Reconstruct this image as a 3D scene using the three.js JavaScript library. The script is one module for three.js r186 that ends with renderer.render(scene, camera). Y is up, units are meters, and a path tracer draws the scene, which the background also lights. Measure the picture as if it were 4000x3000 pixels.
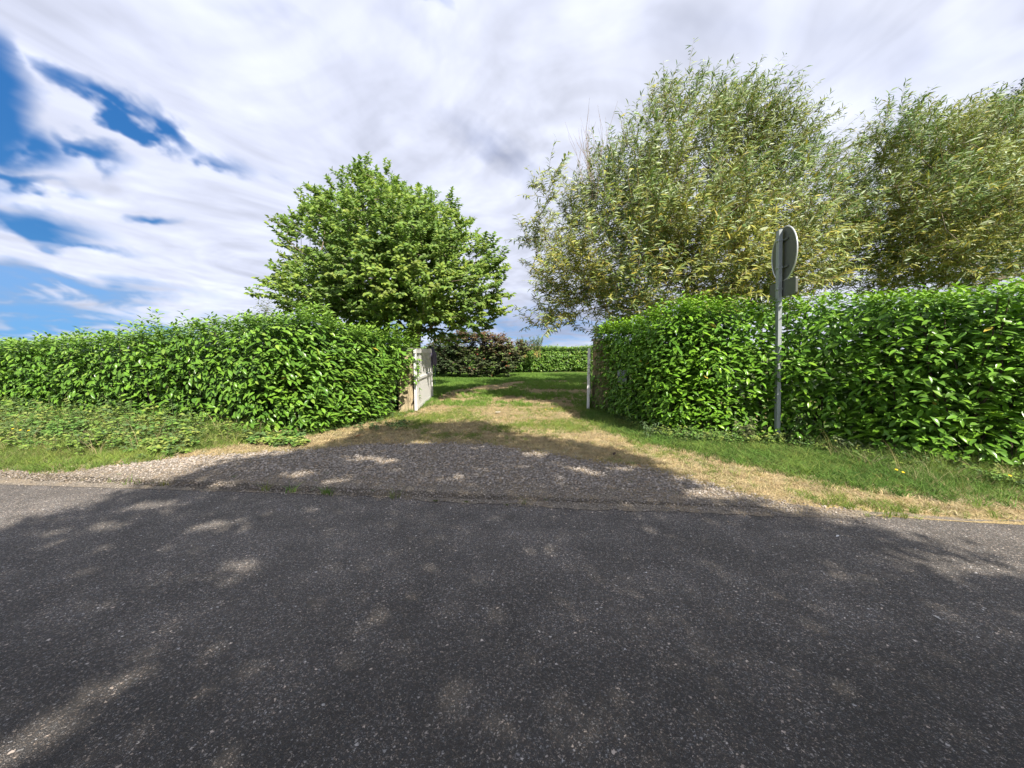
import * as THREE from 'three';
import { mergeGeometries } from 'three/addons/utils/BufferGeometryUtils.js';
import { RoundedBoxGeometry } from 'three/addons/geometries/RoundedBoxGeometry.js';

// ------------------------------------------------------------------ camera, sun, exposure
const scene = new THREE.Scene();
const EYE = 1.55;
const camera = new THREE.PerspectiveCamera(90, 4 / 3, 0.05, 3000);
camera.position.set(0, EYE, 0);
camera.rotation.x = -Math.atan(130 / 1500);
camera.updateMatrixWorld();
const renderer = new THREE.WebGLRenderer({ antialias: true });
renderer.toneMapping = THREE.LinearToneMapping;
renderer.toneMappingExposure = 1.9;
renderer.shadowMap.enabled = true;

const SUN_EL = THREE.MathUtils.degToRad(47), SUN_AZ = THREE.MathUtils.degToRad(30);   // azimuth: to the right of straight behind
const SUN = new THREE.Vector3(Math.sin(SUN_AZ) * Math.cos(SUN_EL), Math.sin(SUN_EL), Math.cos(SUN_AZ) * Math.cos(SUN_EL));
const sun = new THREE.DirectionalLight(new THREE.Color().setRGB(1.0, 0.93, 0.82), 5.0);
sun.position.copy(SUN).multiplyScalar(60);
sun.castShadow = true;
sun.shadow.mapSize.set(4096, 4096);
Object.assign(sun.shadow.camera, { left: -30, right: 30, top: 30, bottom: -30, near: 1, far: 150 });
scene.add(sun, sun.target);

// ------------------------------------------------------------------ helpers
let seed = 12345;
function rnd() { seed |= 0; seed = seed + 0x6D2B79F5 | 0; let t = Math.imul(seed ^ seed >>> 15, 1 | seed); t = t + Math.imul(t ^ t >>> 7, 61 | t) ^ t; return ((t ^ t >>> 14) >>> 0) / 4294967296; }
const rr = (a, b) => a + (b - a) * rnd();
const gauss = () => (rnd() + rnd() + rnd() + rnd() - 2) * 0.87;
const V = (x, y, z) => new THREE.Vector3(x, y, z);
const clamp = (x, a = 0, b = 1) => Math.min(b, Math.max(a, x));
const lerp = (a, b, t) => a + (b - a) * t;
const sstep = (a, b, x) => { const t = clamp((x - a) / (b - a)); return t * t * (3 - 2 * t); };
function hash2(x, y) { let h = Math.imul(x, 374761393) + Math.imul(y, 668265263) | 0; h = Math.imul(h ^ h >>> 13, 1274126177); return ((h ^ h >>> 16) >>> 0) / 4294967296; }
function vnoise(x, y) {
  const xi = Math.floor(x), yi = Math.floor(y), fx = x - xi, fy = y - yi;
  const u = fx * fx * (3 - 2 * fx), v = fy * fy * (3 - 2 * fy);
  const a = hash2(xi, yi), b = hash2(xi + 1, yi), c = hash2(xi, yi + 1), d = hash2(xi + 1, yi + 1);
  return a + (b - a) * u + (c - a) * v + (a - b - c + d) * u * v;
}
function fbm(x, y, n = 4) { let s = 0, a = 0.5, t = 0; for (let i = 0; i < n; i++) { s += a * vnoise(x, y); t += a; a *= 0.5; x = x * 2.03 + 17.3; y = y * 2.03 + 9.1; } return s / t; }
// a point of the place read off the photograph (4000 x 3000) at a distance, or on the ground
function at(px, py, d) { return V((px - 2000) / 1500, -(py - 1500) / 1500, -1).applyQuaternion(camera.quaternion).multiplyScalar(d).add(camera.position); }
function G(px, py) { const r = V((px - 2000) / 1500, -(py - 1500) / 1500, -1).applyQuaternion(camera.quaternion); return r.multiplyScalar(-EYE / r.y).add(camera.position); }
function inPoly(p, x, z) { let c = false; for (let i = 0, j = p.length - 1; i < p.length; j = i++) { const a = p[i], b = p[j]; if ((a.z > z) !== (b.z > z) && x < (b.x - a.x) * (z - a.z) / (b.z - a.z) + a.x) c = !c; } return c; }
function smoothLine(pts, n = 6) { const c = new THREE.CatmullRomCurve3(pts); return c.getPoints(pts.length * n); }

const taken = {};
function numbered(name) { taken[name] = (taken[name] ?? -1) + 1; return taken[name] ? `${name}_${String(taken[name]).padStart(3, '0')}` : name; }
function tag(o, label, category, group) { o.userData.label = label; if (category) o.userData.category = category; if (group) o.userData.group = group; return o; }
function thing(name, label, category, pos = V(0, 0, 0), turn = 0, group) { const o = new THREE.Group(); o.name = numbered(name); o.position.copy(pos); o.rotation.y = turn; scene.add(o); return tag(o, label, category, group); }
function part(name, geo, mat, parent, kind) { const m = new THREE.Mesh(geo, mat); m.name = name; m.castShadow = m.receiveShadow = true; if (kind) m.userData.kind = kind; parent.add(m); return m; }
function structure(name, geo, mat) { const m = part(numbered(name), geo, mat, scene, 'structure'); return m; }

const _q = new THREE.Matrix4(), _x = V(), _y = V(), _z = V();
// local frame: x along the leaf, y its face, z across
function frame(pos, dir, up, s, sw = 1) {
  _x.copy(dir).normalize(); _z.crossVectors(_x, up); if (_z.lengthSq() < 1e-6) _z.set(0, 0, 1); _z.normalize(); _y.crossVectors(_z, _x);
  const m = new THREE.Matrix4();
  m.set(_x.x * s, _y.x * s, _z.x * s * sw, pos.x, _x.y * s, _y.y * s, _z.y * s * sw, pos.y, _x.z * s, _y.z * s, _z.z * s * sw, pos.z, 0, 0, 0, 1);
  return m;
}
class Swarm {
  constructor() { this.m = []; this.c = []; }
  add(m, c) { this.m.push(m); this.c.push(c); }
  build(name, geo, mat, parent = scene) {
    const im = new THREE.InstancedMesh(geo, mat, this.m.length); im.name = name; im.castShadow = im.receiveShadow = true;
    this.m.forEach((m, i) => { im.setMatrixAt(i, m); im.setColorAt(i, this.c[i]); });
    im.userData.kind = 'stuff'; parent.add(im); return im;
  }
}
const rgb = (r, g, b) => new THREE.Color().setRGB(r, g, b);
function mixc(a, b, t) { return rgb(lerp(a.r, b.r, t), lerp(a.g, b.g, t), lerp(a.b, b.b, t)); }
function jit(c, v = 0.2, h = 0.08) { const k = 1 + rr(-v, v), g = 1 + rr(-h, h); return rgb(c.r * k * g, c.g * k, c.b * k * (2 - g)); }

// leaf: length 1 along +x, face +y
function leafGeo(width, { segs = 4, fold = 0.18, droop = 0.18, wide = 0.45, twist = 0, wave = 0, stalk = 0.06 } = {}) {
  const pos = [], idx = [], uv = [];
  for (let i = 0; i <= segs; i++) {
    const t = i / segs, k = t < wide ? Math.sin(t / wide * Math.PI / 2) : Math.cos((t - wide) / (1 - wide) * Math.PI / 2);
    const w = Math.max(0.004, width / 2 * Math.pow(Math.max(k, 0), 0.8)), x = stalk + t * (1 - stalk), y = -droop * t * t, f = fold * w * 2;
    const tw = twist * t, wv = wave * Math.sin(t * 9) * w;
    pos.push(x, y + f + wv + tw * w, -w, x, y, 0, x, y + f - wv - tw * w, w); uv.push(t, 0, t, 0.5, t, 1);
  }
  for (let i = 0; i < segs; i++) { const a = i * 3; idx.push(a, a + 1, a + 3, a + 1, a + 4, a + 3, a + 1, a + 2, a + 4, a + 2, a + 5, a + 4); }
  const g = new THREE.BufferGeometry();
  g.setAttribute('position', new THREE.Float32BufferAttribute(pos, 3)); g.setAttribute('uv', new THREE.Float32BufferAttribute(uv, 2)); g.setIndex(idx); g.computeVertexNormals();
  return g;
}
function bladeClump(n, h, spread, lean, w, s = 3) {
  const gs = [];
  for (let k = 0; k < n; k++) {
    const a = rnd() * 6.283, pos = [], idx = [], hh = h * rr(0.5, 1), ln = lean * rr(0.3, 1.2), bx = gauss() * spread, bz = gauss() * spread;
    const dx = Math.cos(a), dz = Math.sin(a), b = rnd() * 6.283, ex = Math.cos(b), ez = Math.sin(b);
    for (let i = 0; i <= s; i++) {
      const t = i / s, ww = w * (1 - t * 0.9), o = ln * hh * t * t * 1.2, y = hh * t * (1 - 0.3 * ln * t * t);
      pos.push(bx + dx * o - ex * ww, y, bz + dz * o - ez * ww, bx + dx * o + ex * ww, y, bz + dz * o + ez * ww);
      if (i < s) { const q = i * 2; idx.push(q, q + 1, q + 2, q + 1, q + 3, q + 2); }
    }
    const g = new THREE.BufferGeometry(); g.setAttribute('position', new THREE.Float32BufferAttribute(pos, 3)); g.setIndex(idx); g.computeVertexNormals(); gs.push(g);
  }
  return mergeGeometries(gs);
}
class Tubes {   // tapered tubes joined into one geometry
  constructor(sides = 5) { this.s = sides; this.p = []; this.n = []; this.i = []; this.u = []; }
  run(pts, rad) {
    const s = this.s, base = this.p.length / 3; let prev = V(0.31, 0.2, 0.93), len = 0;
    for (let k = 0; k < pts.length; k++) {
      const t = V().subVectors(pts[Math.min(k + 1, pts.length - 1)], pts[Math.max(k - 1, 0)]).normalize();
      if (k) len += pts[k].distanceTo(pts[k - 1]);
      const a = V().crossVectors(t, prev); if (a.lengthSq() < 1e-5) a.crossVectors(t, V(1, 0, 0)); a.normalize(); const b = V().crossVectors(t, a).normalize(); prev = b.clone().cross(t).lengthSq() ? V().crossVectors(a, t).normalize() : prev;
      for (let j = 0; j < s; j++) { const f = j / s * 6.2832, c = Math.cos(f), d = Math.sin(f), nx = a.x * c + b.x * d, ny = a.y * c + b.y * d, nz = a.z * c + b.z * d; this.p.push(pts[k].x + nx * rad[k], pts[k].y + ny * rad[k], pts[k].z + nz * rad[k]); this.n.push(nx, ny, nz); this.u.push(f * Math.max(rad[k], 0.01), len); }
      if (k) for (let j = 0; j < s; j++) { const o = base + (k - 1) * s, j2 = (j + 1) % s; this.i.push(o + j, o + j2, o + s + j, o + j2, o + s + j2, o + s + j); }
    }
  }
  geo() { const g = new THREE.BufferGeometry(); g.setAttribute('position', new THREE.Float32BufferAttribute(this.p, 3)); g.setAttribute('normal', new THREE.Float32BufferAttribute(this.n, 3)); g.setAttribute('uv', new THREE.Float32BufferAttribute(this.u, 2)); g.setIndex(this.i); return g; }
}
function tex(n, f, srgb = true) {   // f(u, v) -> [r, g, b] in sRGB 0..1
  const d = new Uint8Array(n * n * 4);
  for (let y = 0; y < n; y++) for (let x = 0; x < n; x++) { const c = f(x, y, n), o = (y * n + x) * 4; d[o] = clamp(c[0]) * 255; d[o + 1] = clamp(c[1]) * 255; d[o + 2] = clamp(c[2]) * 255; d[o + 3] = 255; }
  const t = new THREE.DataTexture(d, n, n); t.wrapS = t.wrapT = THREE.RepeatWrapping; t.magFilter = THREE.LinearFilter; t.minFilter = THREE.LinearMipmapLinearFilter; t.generateMipmaps = true; if (srgb) t.colorSpace = THREE.SRGBColorSpace; t.needsUpdate = true; return t;
}
const leafMat = (name, { gloss = 0, through = 0.3, rough = 0.9, coatRough = 0.35 } = {}) => { const m = new THREE.MeshPhysicalMaterial({ color: 0xffffff, roughness: rough, side: THREE.DoubleSide, transmission: through, thickness: 0, clearcoat: gloss, clearcoatRoughness: coatRough, specularIntensity: 0.5 }); m.name = name; return m; };
const std = (name, color, rough = 0.8, extra = {}) => { const m = new THREE.MeshStandardMaterial({ color, roughness: rough, ...extra }); m.name = name; return m; };

// ------------------------------------------------------------------ sky: a computed dome of air and cloud
{
  const w = 4096, h = 2048, data = new Float32Array(w * h * 4);
  // openings in the cloud, by direction: (s, t) = (right, up) per unit forward
  const dir = (px, py) => { const r = V((px - 2000) / 1500, -(py - 1500) / 1500, -1).applyQuaternion(camera.quaternion); return [r.x / -r.z, r.y / -r.z]; };
  const hole = (px, py, rx, ry, rot, k) => { const [s, t] = dir(px, py), a = THREE.MathUtils.degToRad(rot); return { s, t, rx: rx / 1500, ry: ry / 1500, c: Math.cos(a), n: Math.sin(a), k }; };
  const holes = [
    hole(-60, 400, 200, 290, 0, 1.3), hole(470, 435, 270, 52, 34, 0.9), hole(640, 535, 130, 55, 38, 0.9), hole(90, 560, 170, 110, 20, 0.9), hole(340, 590, 150, 60, 28, 0.95),
    hole(880, 655, 150, 40, 22, 0.5), hole(90, 695, 240, 26, 8, 0.7), hole(120, 845, 260, 70, 6, 1.0), hole(580, 826, 120, 26, -3, 0.8), hole(330, 910, 230, 30, 12, 0.55),
    hole(200, 1095, 560, 60, 8, 0.9), hole(-100, 1120, 300, 80, 4, 0.9), hole(60, 1210, 520, 70, 4, 1.1), hole(300, 1285, 640, 50, 0, 1.0), hole(-300, 1240, 400, 150, 0, 1.1),
    hole(1620, 0, 160, 26, 8, 0.4), hole(1050, 720, 160, 40, 30, 0.3), hole(1950, 1255, 620, 150, 2, 0.52),
    hole(-900, 500, 500, 120, 15, 0.9), hole(-1100, 900, 600, 110, 5, 0.9), hole(-1300, 150, 400, 160, 20, 0.9),
  ];
  const greys = [hole(1950, 565, 280, 65, 24, 0.75), hole(2060, 640, 170, 50, 20, 0.45), hole(2900, 120, 700, 120, 5, 0.35), hole(3700, 250, 600, 180, -8, 0.4), hole(1650, 120, 200, 90, 20, 0.3), hole(2150, 1240, 500, 110, 0, 0.8), hole(1000, 60, 300, 60, 20, 0.35)];
  const val = (list, s, t) => { let m = 0; for (const q of list) { const ds = s - q.s, dt = -(t - q.t), a = (ds * q.c + dt * q.n) / q.rx, b = (-ds * q.n + dt * q.c) / q.ry, e = q.k * (1.35 - Math.sqrt(a * a + b * b)); if (e > m) m = e; } return m; };
  for (let j = 0; j < h; j++) {
    const el = ((j + 0.5) / h - 0.5) * Math.PI, y = Math.sin(el), c = Math.cos(el);
    for (let i = 0; i < w; i++) {
      const o = (j * w + i) * 4; data[o + 3] = 1;
      if (y < -0.02) { data[o] = 0.16; data[o + 1] = 0.17; data[o + 2] = 0.12; continue; }
      const ph = ((i + 0.5) / w - 0.5) * 2 * Math.PI, x = c * Math.cos(ph), f = -c * Math.sin(ph), yy = Math.max(y, 0) + 0.09;
      const u = x / yy, v = f / yy;   // on the cloud layer, drawn out along the line of sight as the wind draws it
      const w1 = fbm(u * 0.9 + 3.1, v * 0.45 + 7.7, 3) - 0.5, w2 = fbm(u * 1.1 + 31, v * 0.5 + 2, 3) - 0.5;
      const q1 = u + 0.25 * v, q2 = v - 0.25 * u, streak = fbm(q1 * 1.15 + w1 * 2.2, q2 * 0.95 + w2 * 1.6, 5), fine = fbm(q1 * 3.4 + w2 * 5, q2 * 3.0 + w1 * 5, 5);
      let open = 0, grey = 0, feather = 0;
      if (f > 0.12) { const s = x / f, t = y / f; const sp = fbm(s * 9 + 4 * w1, t * 16 + s * 5, 5) - 0.5, sq = fbm(s * 5 + 20, t * 11 + s * 4, 4) - 0.5; const ws = s + w1 * 0.10 + sp * 0.16 + sq * 0.16, wt = t + w2 * 0.06 + sp * 0.07 - sq * 0.06; feather = sp + 0.7 * sq; open = val(holes, ws, wt); grey = val(greys, ws, wt); }
      else open = sstep(0.55, 0.75, streak) * 0.6;
      const wisp = fbm(q1 * 8 + w1 * 12, q2 * 7.5 + w2 * 12, 4); let clear = sstep(0.05, 1.15, open + ((streak - 0.5) * 0.6 + (fine - 0.5) * 0.6 + (wisp - 0.5) * 0.4 + feather * 1.1) * Math.min(1, open * 2.6));
      const low = Math.exp(-Math.max(y, 0) * 5.5);
      const br = lerp(0.026, 0.15, low), bg = lerp(0.15, 0.43, low), bb = lerp(0.46, 0.80, low);
      const left = sstep(0.3, -0.6, x);   // thinner veil towards the clear side
      const lum = 0.86 + 0.24 * (streak - 0.5) + 0.36 * (fine - 0.5) + 0.28 * (wisp - 0.5);
      const thick = clamp(grey * 0.75 + 0.4 * (0.47 - streak) + 0.3 * (0.5 - fine));
      let cr = lerp(0.70, 0.40, thick) * lum / 0.8, cg = lerp(0.735, 0.45, thick) * lum / 0.8, cb = lerp(0.87, 0.63, thick) * lum / 0.8;
      const veil = 0.04 * left; cr = lerp(cr, br, veil); cg = lerp(cg, bg, veil);
      data[o] = lerp(cr, br, clear) * 0.575; data[o + 1] = lerp(cg, bg, clear) * 0.575; data[o + 2] = lerp(cb, bb, clear) * 0.575;
    }
  }
  const t = new THREE.DataTexture(data, w, h, THREE.RGBAFormat, THREE.FloatType); t.mapping = THREE.EquirectangularReflectionMapping; t.magFilter = THREE.LinearFilter; t.minFilter = THREE.LinearFilter; t.needsUpdate = true;
  scene.background = t; scene.environment = t;
}

// ------------------------------------------------------------------ ground, road, gravel, driveway
const roadEdge = (x) => 3.73 - 0.13 * x + 0.0105 * Math.max(0, x) ** 2;    // metres ahead of the camera
const gravelTop = smoothLine([[-2600, 1815], [-800, 1832], [0, 1842], [250, 1848], [450, 1825], [700, 1795], [900, 1782], [1150, 1765], [1400, 1745], [1650, 1735], [1900, 1738], [2050, 1765], [2250, 1795], [2450, 1825], [2650, 1868], [2850, 1920], [3050, 1958], [3300, 1988], [3550, 2010], [3800, 2026], [4100, 2034], [5200, 2040]].map(p => G(...p)));
const gravelLow = []; for (let x = 7.5; x >= -19; x -= 0.1) gravelLow.push(V(x, 0, -(roadEdge(x) + 0.03 + 0.16 * (fbm(x * 1.4, 5, 5) - 0.5) + 0.12 * (fbm(x * 7, 8, 3) - 0.5) + 0.05 * (vnoise(x * 13, 2) - 0.5))));
const gravelPoly = [...gravelTop.map(p => V(p.x, 0, p.z + 0.22 * (fbm(p.x * 1.7, 3, 4) - 0.5))), ...gravelLow];
const drivePoly = smoothLine([[620, 1800], [900, 1742], [1150, 1712], [1350, 1668], [1500, 1640], [1640, 1598], [1690, 1565], [1760, 1530], [1860, 1512], [2020, 1492], [2290, 1487], [2560, 1490], [2400, 1530], [2290, 1570], [2300, 1640], [2420, 1705], [2650, 1762], [3000, 1838], [3300, 1908], [3600, 1955], [4000, 1995], [4600, 2012], [4600, 2060], [3600, 2030], [2900, 1955], [2500, 1860], [2000, 1790], [1500, 1780], [900, 1800]].map(p => G(...p)), 5);
function sheet(poly, y) {
  const s = new THREE.Shape(poly.map(p => new THREE.Vector2(p.x, -p.z))), g = new THREE.ShapeGeometry(s); g.rotateX(-Math.PI / 2); g.translate(0, y, 0); return g;
}
// grain textures: tileable cell patterns
function cells(n, count, sd) { // nearest-seed cells on a torus: returns distance ratio and id
  const k = Math.round(Math.sqrt(count)), pts = []; for (let j = 0; j < k; j++) for (let i = 0; i < k; i++) pts.push([(i + hash2(i + sd, j)) / k, (j + hash2(i, j + sd + 77)) / k, hash2(i * 3 + 1, j * 7 + sd)]);
  return (x, y) => {
    const ci = Math.floor(x * k), cj = Math.floor(y * k); let a = 9, b = 9, id = 0;
    for (let dj = -1; dj <= 1; dj++) for (let di = -1; di <= 1; di++) {
      const ii = (ci + di + k) % k, jj = (cj + dj + k) % k, p = pts[jj * k + ii]; let dx = Math.abs(p[0] - x), dy = Math.abs(p[1] - y); if (dx > 0.5) dx = 1 - dx; if (dy > 0.5) dy = 1 - dy;
      const d = (dx * dx + dy * dy) * k * k; if (d < a) { b = a; a = d; id = p[2]; } else if (d < b) b = d;
    }
    return [Math.sqrt(b) - Math.sqrt(a), id];
  };
}
const tn = (x, y, p, n) => { // tileable noise, period p cells
  const X = x / n * p, Y = y / n * p, xi = Math.floor(X), yi = Math.floor(Y), fx = X - xi, fy = Y - yi, u = fx * fx * (3 - 2 * fx), v = fy * fy * (3 - 2 * fy), m = (q) => ((q % p) + p) % p;
  const a = hash2(m(xi), m(yi) + p), b = hash2(m(xi + 1), m(yi) + p), c = hash2(m(xi), m(yi + 1) + p), d = hash2(m(xi + 1), m(yi + 1) + p); return a + (b - a) * u + (c - a) * v + (a - b - c + d) * u * v;
};
const AS = 2048, asCell = cells(AS, 300 * 300, 5), asBig = cells(AS, 150 * 150, 8), asBump = new Uint8Array(AS * AS * 4);
const asphaltMap = tex(AS, (x, y, n) => {
  const wx = (tn(x, y, 500, n) - 0.5) * 0.004, wy = (tn(x + 300, y, 430, n) - 0.5) * 0.004, big = asBig(((x / n + wx) % 1 + 1) % 1, ((y / n + wy) % 1 + 1) % 1), sml = asCell(((x / n + wx) % 1 + 1) % 1, ((y / n + wy) % 1 + 1) % 1), [e, id] = big[1] > 0.95 ? big : sml, edge = sstep(0.0, 0.45, e), h = hash2(Math.floor(id * 1e6), 3), bright = id > 0.995 ? 1.5 : lerp(0.5, 1.48, h * h * 0.5 + h * 0.5);
  const patch = 0.9 + 0.2 * tn(x, y, 12, n), g = edge * (0.375 * bright + 0.03) + (1 - edge) * 0.22, q = g * patch, o = (y * n + x) * 4, hb = clamp(edge * lerp(0.45, 1, h)) * 255;
  asBump[o] = asBump[o + 1] = asBump[o + 2] = hb; asBump[o + 3] = 255;
  const warm = (hash2(Math.floor(id * 1e6), 9) - 0.5) * 0.08; return [q * (1.03 + warm), q * 0.98, q * (0.94 - warm)];
});
const asphaltBump = new THREE.DataTexture(asBump, AS, AS); asphaltBump.wrapS = asphaltBump.wrapT = THREE.RepeatWrapping; asphaltBump.magFilter = THREE.LinearFilter; asphaltBump.needsUpdate = true;
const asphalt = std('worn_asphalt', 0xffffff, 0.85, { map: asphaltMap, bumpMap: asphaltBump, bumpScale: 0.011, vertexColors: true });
{ // the road: one sheet, its tone varying with wear and old repairs, darker across the near lane
  const pos = [], uv = [], col = [], idx = [], xs = [], nz = 64; for (let x = -70; x < -14; x += 4) xs.push(x); for (let x = -14; x <= 14; x += 0.16) xs.push(x); for (let x = 18; x <= 70; x += 4) xs.push(x);
  const a = -0.13;
  xs.forEach((x, i) => {
    for (let j = 0; j <= nz; j++) {
      const d = lerp(-2.2, roadEdge(x > 8 ? 8 : x) + 0.12, j / nz), across = d - a * x;
      pos.push(x, 0.004 + 0.02 * sstep(-2, 1, across) * sstep(3.9, 1, across), -d); uv.push(x / 2.3, d / 2.3);
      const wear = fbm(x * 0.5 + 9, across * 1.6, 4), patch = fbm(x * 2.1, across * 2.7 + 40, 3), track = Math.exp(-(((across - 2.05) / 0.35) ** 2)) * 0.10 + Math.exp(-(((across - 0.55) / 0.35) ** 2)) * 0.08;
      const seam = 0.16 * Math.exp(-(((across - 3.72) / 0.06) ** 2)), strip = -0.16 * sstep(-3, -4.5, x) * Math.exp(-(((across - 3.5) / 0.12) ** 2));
      const k = 1.62 + 0.55 * (wear - 0.5) + 0.3 * (patch - 0.5) + seam * 1.0 * clamp(patch * 2.4 - 0.6, 0, 1.4) + strip - track + lerp(-0.62, 0.6, sstep(1.1, 2.5, across + 1.1 * (fbm(x * 0.35 + 70, across * 0.8, 3) - 0.5)));  // last term: darker near side, paler far side, ragged between
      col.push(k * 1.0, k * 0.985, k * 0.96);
      if (i && j) { const q = i * (nz + 1) + j, p = q - nz - 1; idx.push(p - 1, q - 1, p, q - 1, q, p); }
    }
  });
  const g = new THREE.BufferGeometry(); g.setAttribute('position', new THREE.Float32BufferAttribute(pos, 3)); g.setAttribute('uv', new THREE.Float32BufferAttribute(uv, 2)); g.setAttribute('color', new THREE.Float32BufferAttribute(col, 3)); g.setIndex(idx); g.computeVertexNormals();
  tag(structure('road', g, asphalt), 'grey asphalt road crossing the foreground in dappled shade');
}
const grCell = cells(1024, 90 * 90, 21);
const gravelMap = tex(1024, (x, y, n) => { const [e, id] = grCell(x / n, y / n), ed = sstep(0.03, 0.3, e), h = hash2(Math.floor(id * 1e6), 3), w = tn(x, y, 9, n); const g = lerp(0.30, lerp(0.42, 0.60, h * h + 0.15 * (id > 0.93)), ed); const tan = 0.6 * sstep(0.42, 0.72, w) * (1 - ed * 0.5); return [lerp(g * 1.1, 0.58, tan * 0.7), lerp(g * 1.02, 0.50, tan * 0.7), lerp(g * 0.91, 0.38, tan * 0.7)]; });
gravelMap.repeat.set(0.7, 0.7);
tag(structure('gravel_shoulder', sheet(gravelPoly, 0.0085), std('gravel', 0xffffff, 0.95, { map: gravelMap, bumpMap: gravelMap, bumpScale: 0.012 })), 'grey gravel shoulder between the asphalt and the dry grass');
const strawMap = tex(1024, (x, y, n) => { const a = tn(x + 40 * tn(x, y, 20, n), y, 170, n), b = tn(x, y + 60 * tn(x, y, 14, n), 240, n), c = tn(x, y, 8, n), k = 0.35 + 0.5 * a * b + 0.25 * c; return [0.80 * k + 0.14, 0.71 * k + 0.12, 0.52 * k + 0.08]; });
strawMap.repeat.set(0.6, 0.6);
tag(structure('driveway', sheet(drivePoly, 0.007), std('dry_turf', 0xffffff, 1, { map: strawMap, bumpMap: strawMap, bumpScale: 0.01 })), 'driveway of dried straw coloured grass running in through the gate');
const turfMap = tex(1024, (x, y, n) => { const a = tn(x, y, 200, n), b = tn(x, y, 60, n), c = tn(x, y, 11, n), k = 0.42 + 0.45 * a + 0.3 * b, t = sstep(0.5, 0.75, c); return [lerp(0.30, 0.48, t) * k + 0.03, lerp(0.40, 0.42, t) * k + 0.05, lerp(0.14, 0.24, t) * k]; });
{ const g = new THREE.PlaneGeometry(2400, 2400, 1, 1); g.rotateX(-Math.PI / 2); const u = g.attributes.uv; for (let i = 0; i < u.count; i++) u.setXY(i, u.getX(i) * 1200, u.getY(i) * 1200); tag(structure('ground', g, std('turf_soil', 0xffffff, 1, { map: turfMap })), 'grassy ground under the verges and the garden lawn'); }

// ------------------------------------------------------------------ trees
// tips are joined to the nearest wood, limbs thicken towards the trunk
function skeleton(base, tips, { step = 0.45, tipR = 0.005, sag = 0.0, up = 0.25, pw = 2.3, maxR = 0.3, pathCost = 0.25 }) {
  const nodes = base.map((p, i) => ({ p, par: i - 1, len: i ? 0 : 0, r: 0, kids: 0 })); for (let i = 1; i < nodes.length; i++) nodes[i].len = nodes[i - 1].len + nodes[i].p.distanceTo(nodes[i - 1].p);
  const root = base[base.length - 1];
  const order = tips.map((t, i) => [t.p.distanceTo(root), i]).sort((a, b) => a[0] - b[0]);
  for (const [, i] of order) {
    const t = tips[i].p; let best = 1e9, k = 0;
    for (let n = Math.min(2, base.length - 1); n < nodes.length; n++) { const q = nodes[n], dx = q.p.x - t.x, dy = q.p.y - t.y, dz = q.p.z - t.z, d = Math.sqrt(dx * dx + dy * dy + dz * dz) + q.len * pathCost + Math.max(0, dy) * 0.5; if (d < best) { best = d; k = n; } }
    const a = nodes[k].p, L = a.distanceTo(t), m = Math.max(1, Math.round(L / step)); let prev = k;
    for (let s = 1; s <= m; s++) { const f = s / m, p = V().lerpVectors(a, t, f); if (s < m) { p.x += gauss() * 0.05 * step; p.z += gauss() * 0.05 * step; p.y += -up * L * 0.25 * Math.sin(f * Math.PI) * 0.5; } nodes.push({ p, par: prev, len: nodes[prev].len + L / m, r: 0, kids: 0 }); prev = nodes.length - 1; }
    tips[i].node = prev; tips[i].from = nodes[nodes[prev].par].p;
  }
  const acc = new Float64Array(nodes.length);
  for (let n = nodes.length - 1; n >= 0; n--) { const r = acc[n] > 0 ? acc[n] : Math.pow(tipR, pw); nodes[n].r = Math.min(maxR, Math.pow(r, 1 / pw)); if (nodes[n].par >= 0) { acc[nodes[n].par] += r; nodes[nodes[n].par].kids++; } }
  return nodes;
}
function woodGeo(nodes, nBase, split) {
  const trunk = new Tubes(9), limbs = new Tubes(5);
  trunk.run(nodes.slice(0, nBase).map(n => n.p), nodes.slice(0, nBase).map((n, i) => n.r * (i === 0 ? 1.25 : 1)));
  const kids = nodes.map(() => []); nodes.forEach((n, i) => { if (i >= nBase) kids[n.par].push(i); });
  const done = new Uint8Array(nodes.length);
  for (let i = nBase; i < nodes.length; i++) {
    if (done[i]) continue; const run = [nodes[i].par, i]; done[i] = 1; let c = i;
    for (;;) { let b = -1; for (const k of kids[c]) if (!done[k] && (b < 0 || nodes[k].r > nodes[b].r)) b = k; if (b < 0) break; done[b] = 1; run.push(b); c = b; }
    limbs.run(run.map(k => nodes[k].p), run.map((k, j) => Math.max(0.003, j ? nodes[k].r : Math.min(nodes[k].r, nodes[run[1]].r * 1.15))));
  }
  return [trunk.geo(), limbs.geo()];
}
function blobs(list, depth, thick) { return list.map(([px, py, r, dz]) => { const R = r * depth / 1500, off = dz ?? gauss() * Math.max(0, thick - R) * 0.75; const k = (depth + off) / depth; return { c: at(px, py, depth * k), r: R, z: 1.15 }; }); }
function fill(bl, n, shell = 0.5) { // points spread through the outer part of each mass
  const wsum = bl.reduce((s, b) => s + b.r ** 2.2, 0), out = [];
  for (const b of bl) { const m = Math.max(3, Math.round(n * b.r ** 2.2 / wsum)); for (let i = 0; i < m; i++) { const u = V(gauss(), gauss(), gauss()).normalize(), r = b.r * lerp(shell, 1.0, Math.pow(rnd(), 0.6)); out.push({ p: V(b.c.x + u.x * r, b.c.y + u.y * r, b.c.z + u.z * r * b.z), out: u, b }); } }
  return out;
}
const barkMap = tex(256, (x, y, n) => { const a = tn(x, y, 24, n), b = tn(x, y, 60, n), k = 0.22 + 0.22 * a + 0.16 * b; return [k * 1.08, k * 0.98, k * 0.84]; });
const bark = std('grey_brown_bark', 0xffffff, 0.95, { map: barkMap, bumpMap: barkMap, bumpScale: 0.02 });
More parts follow.
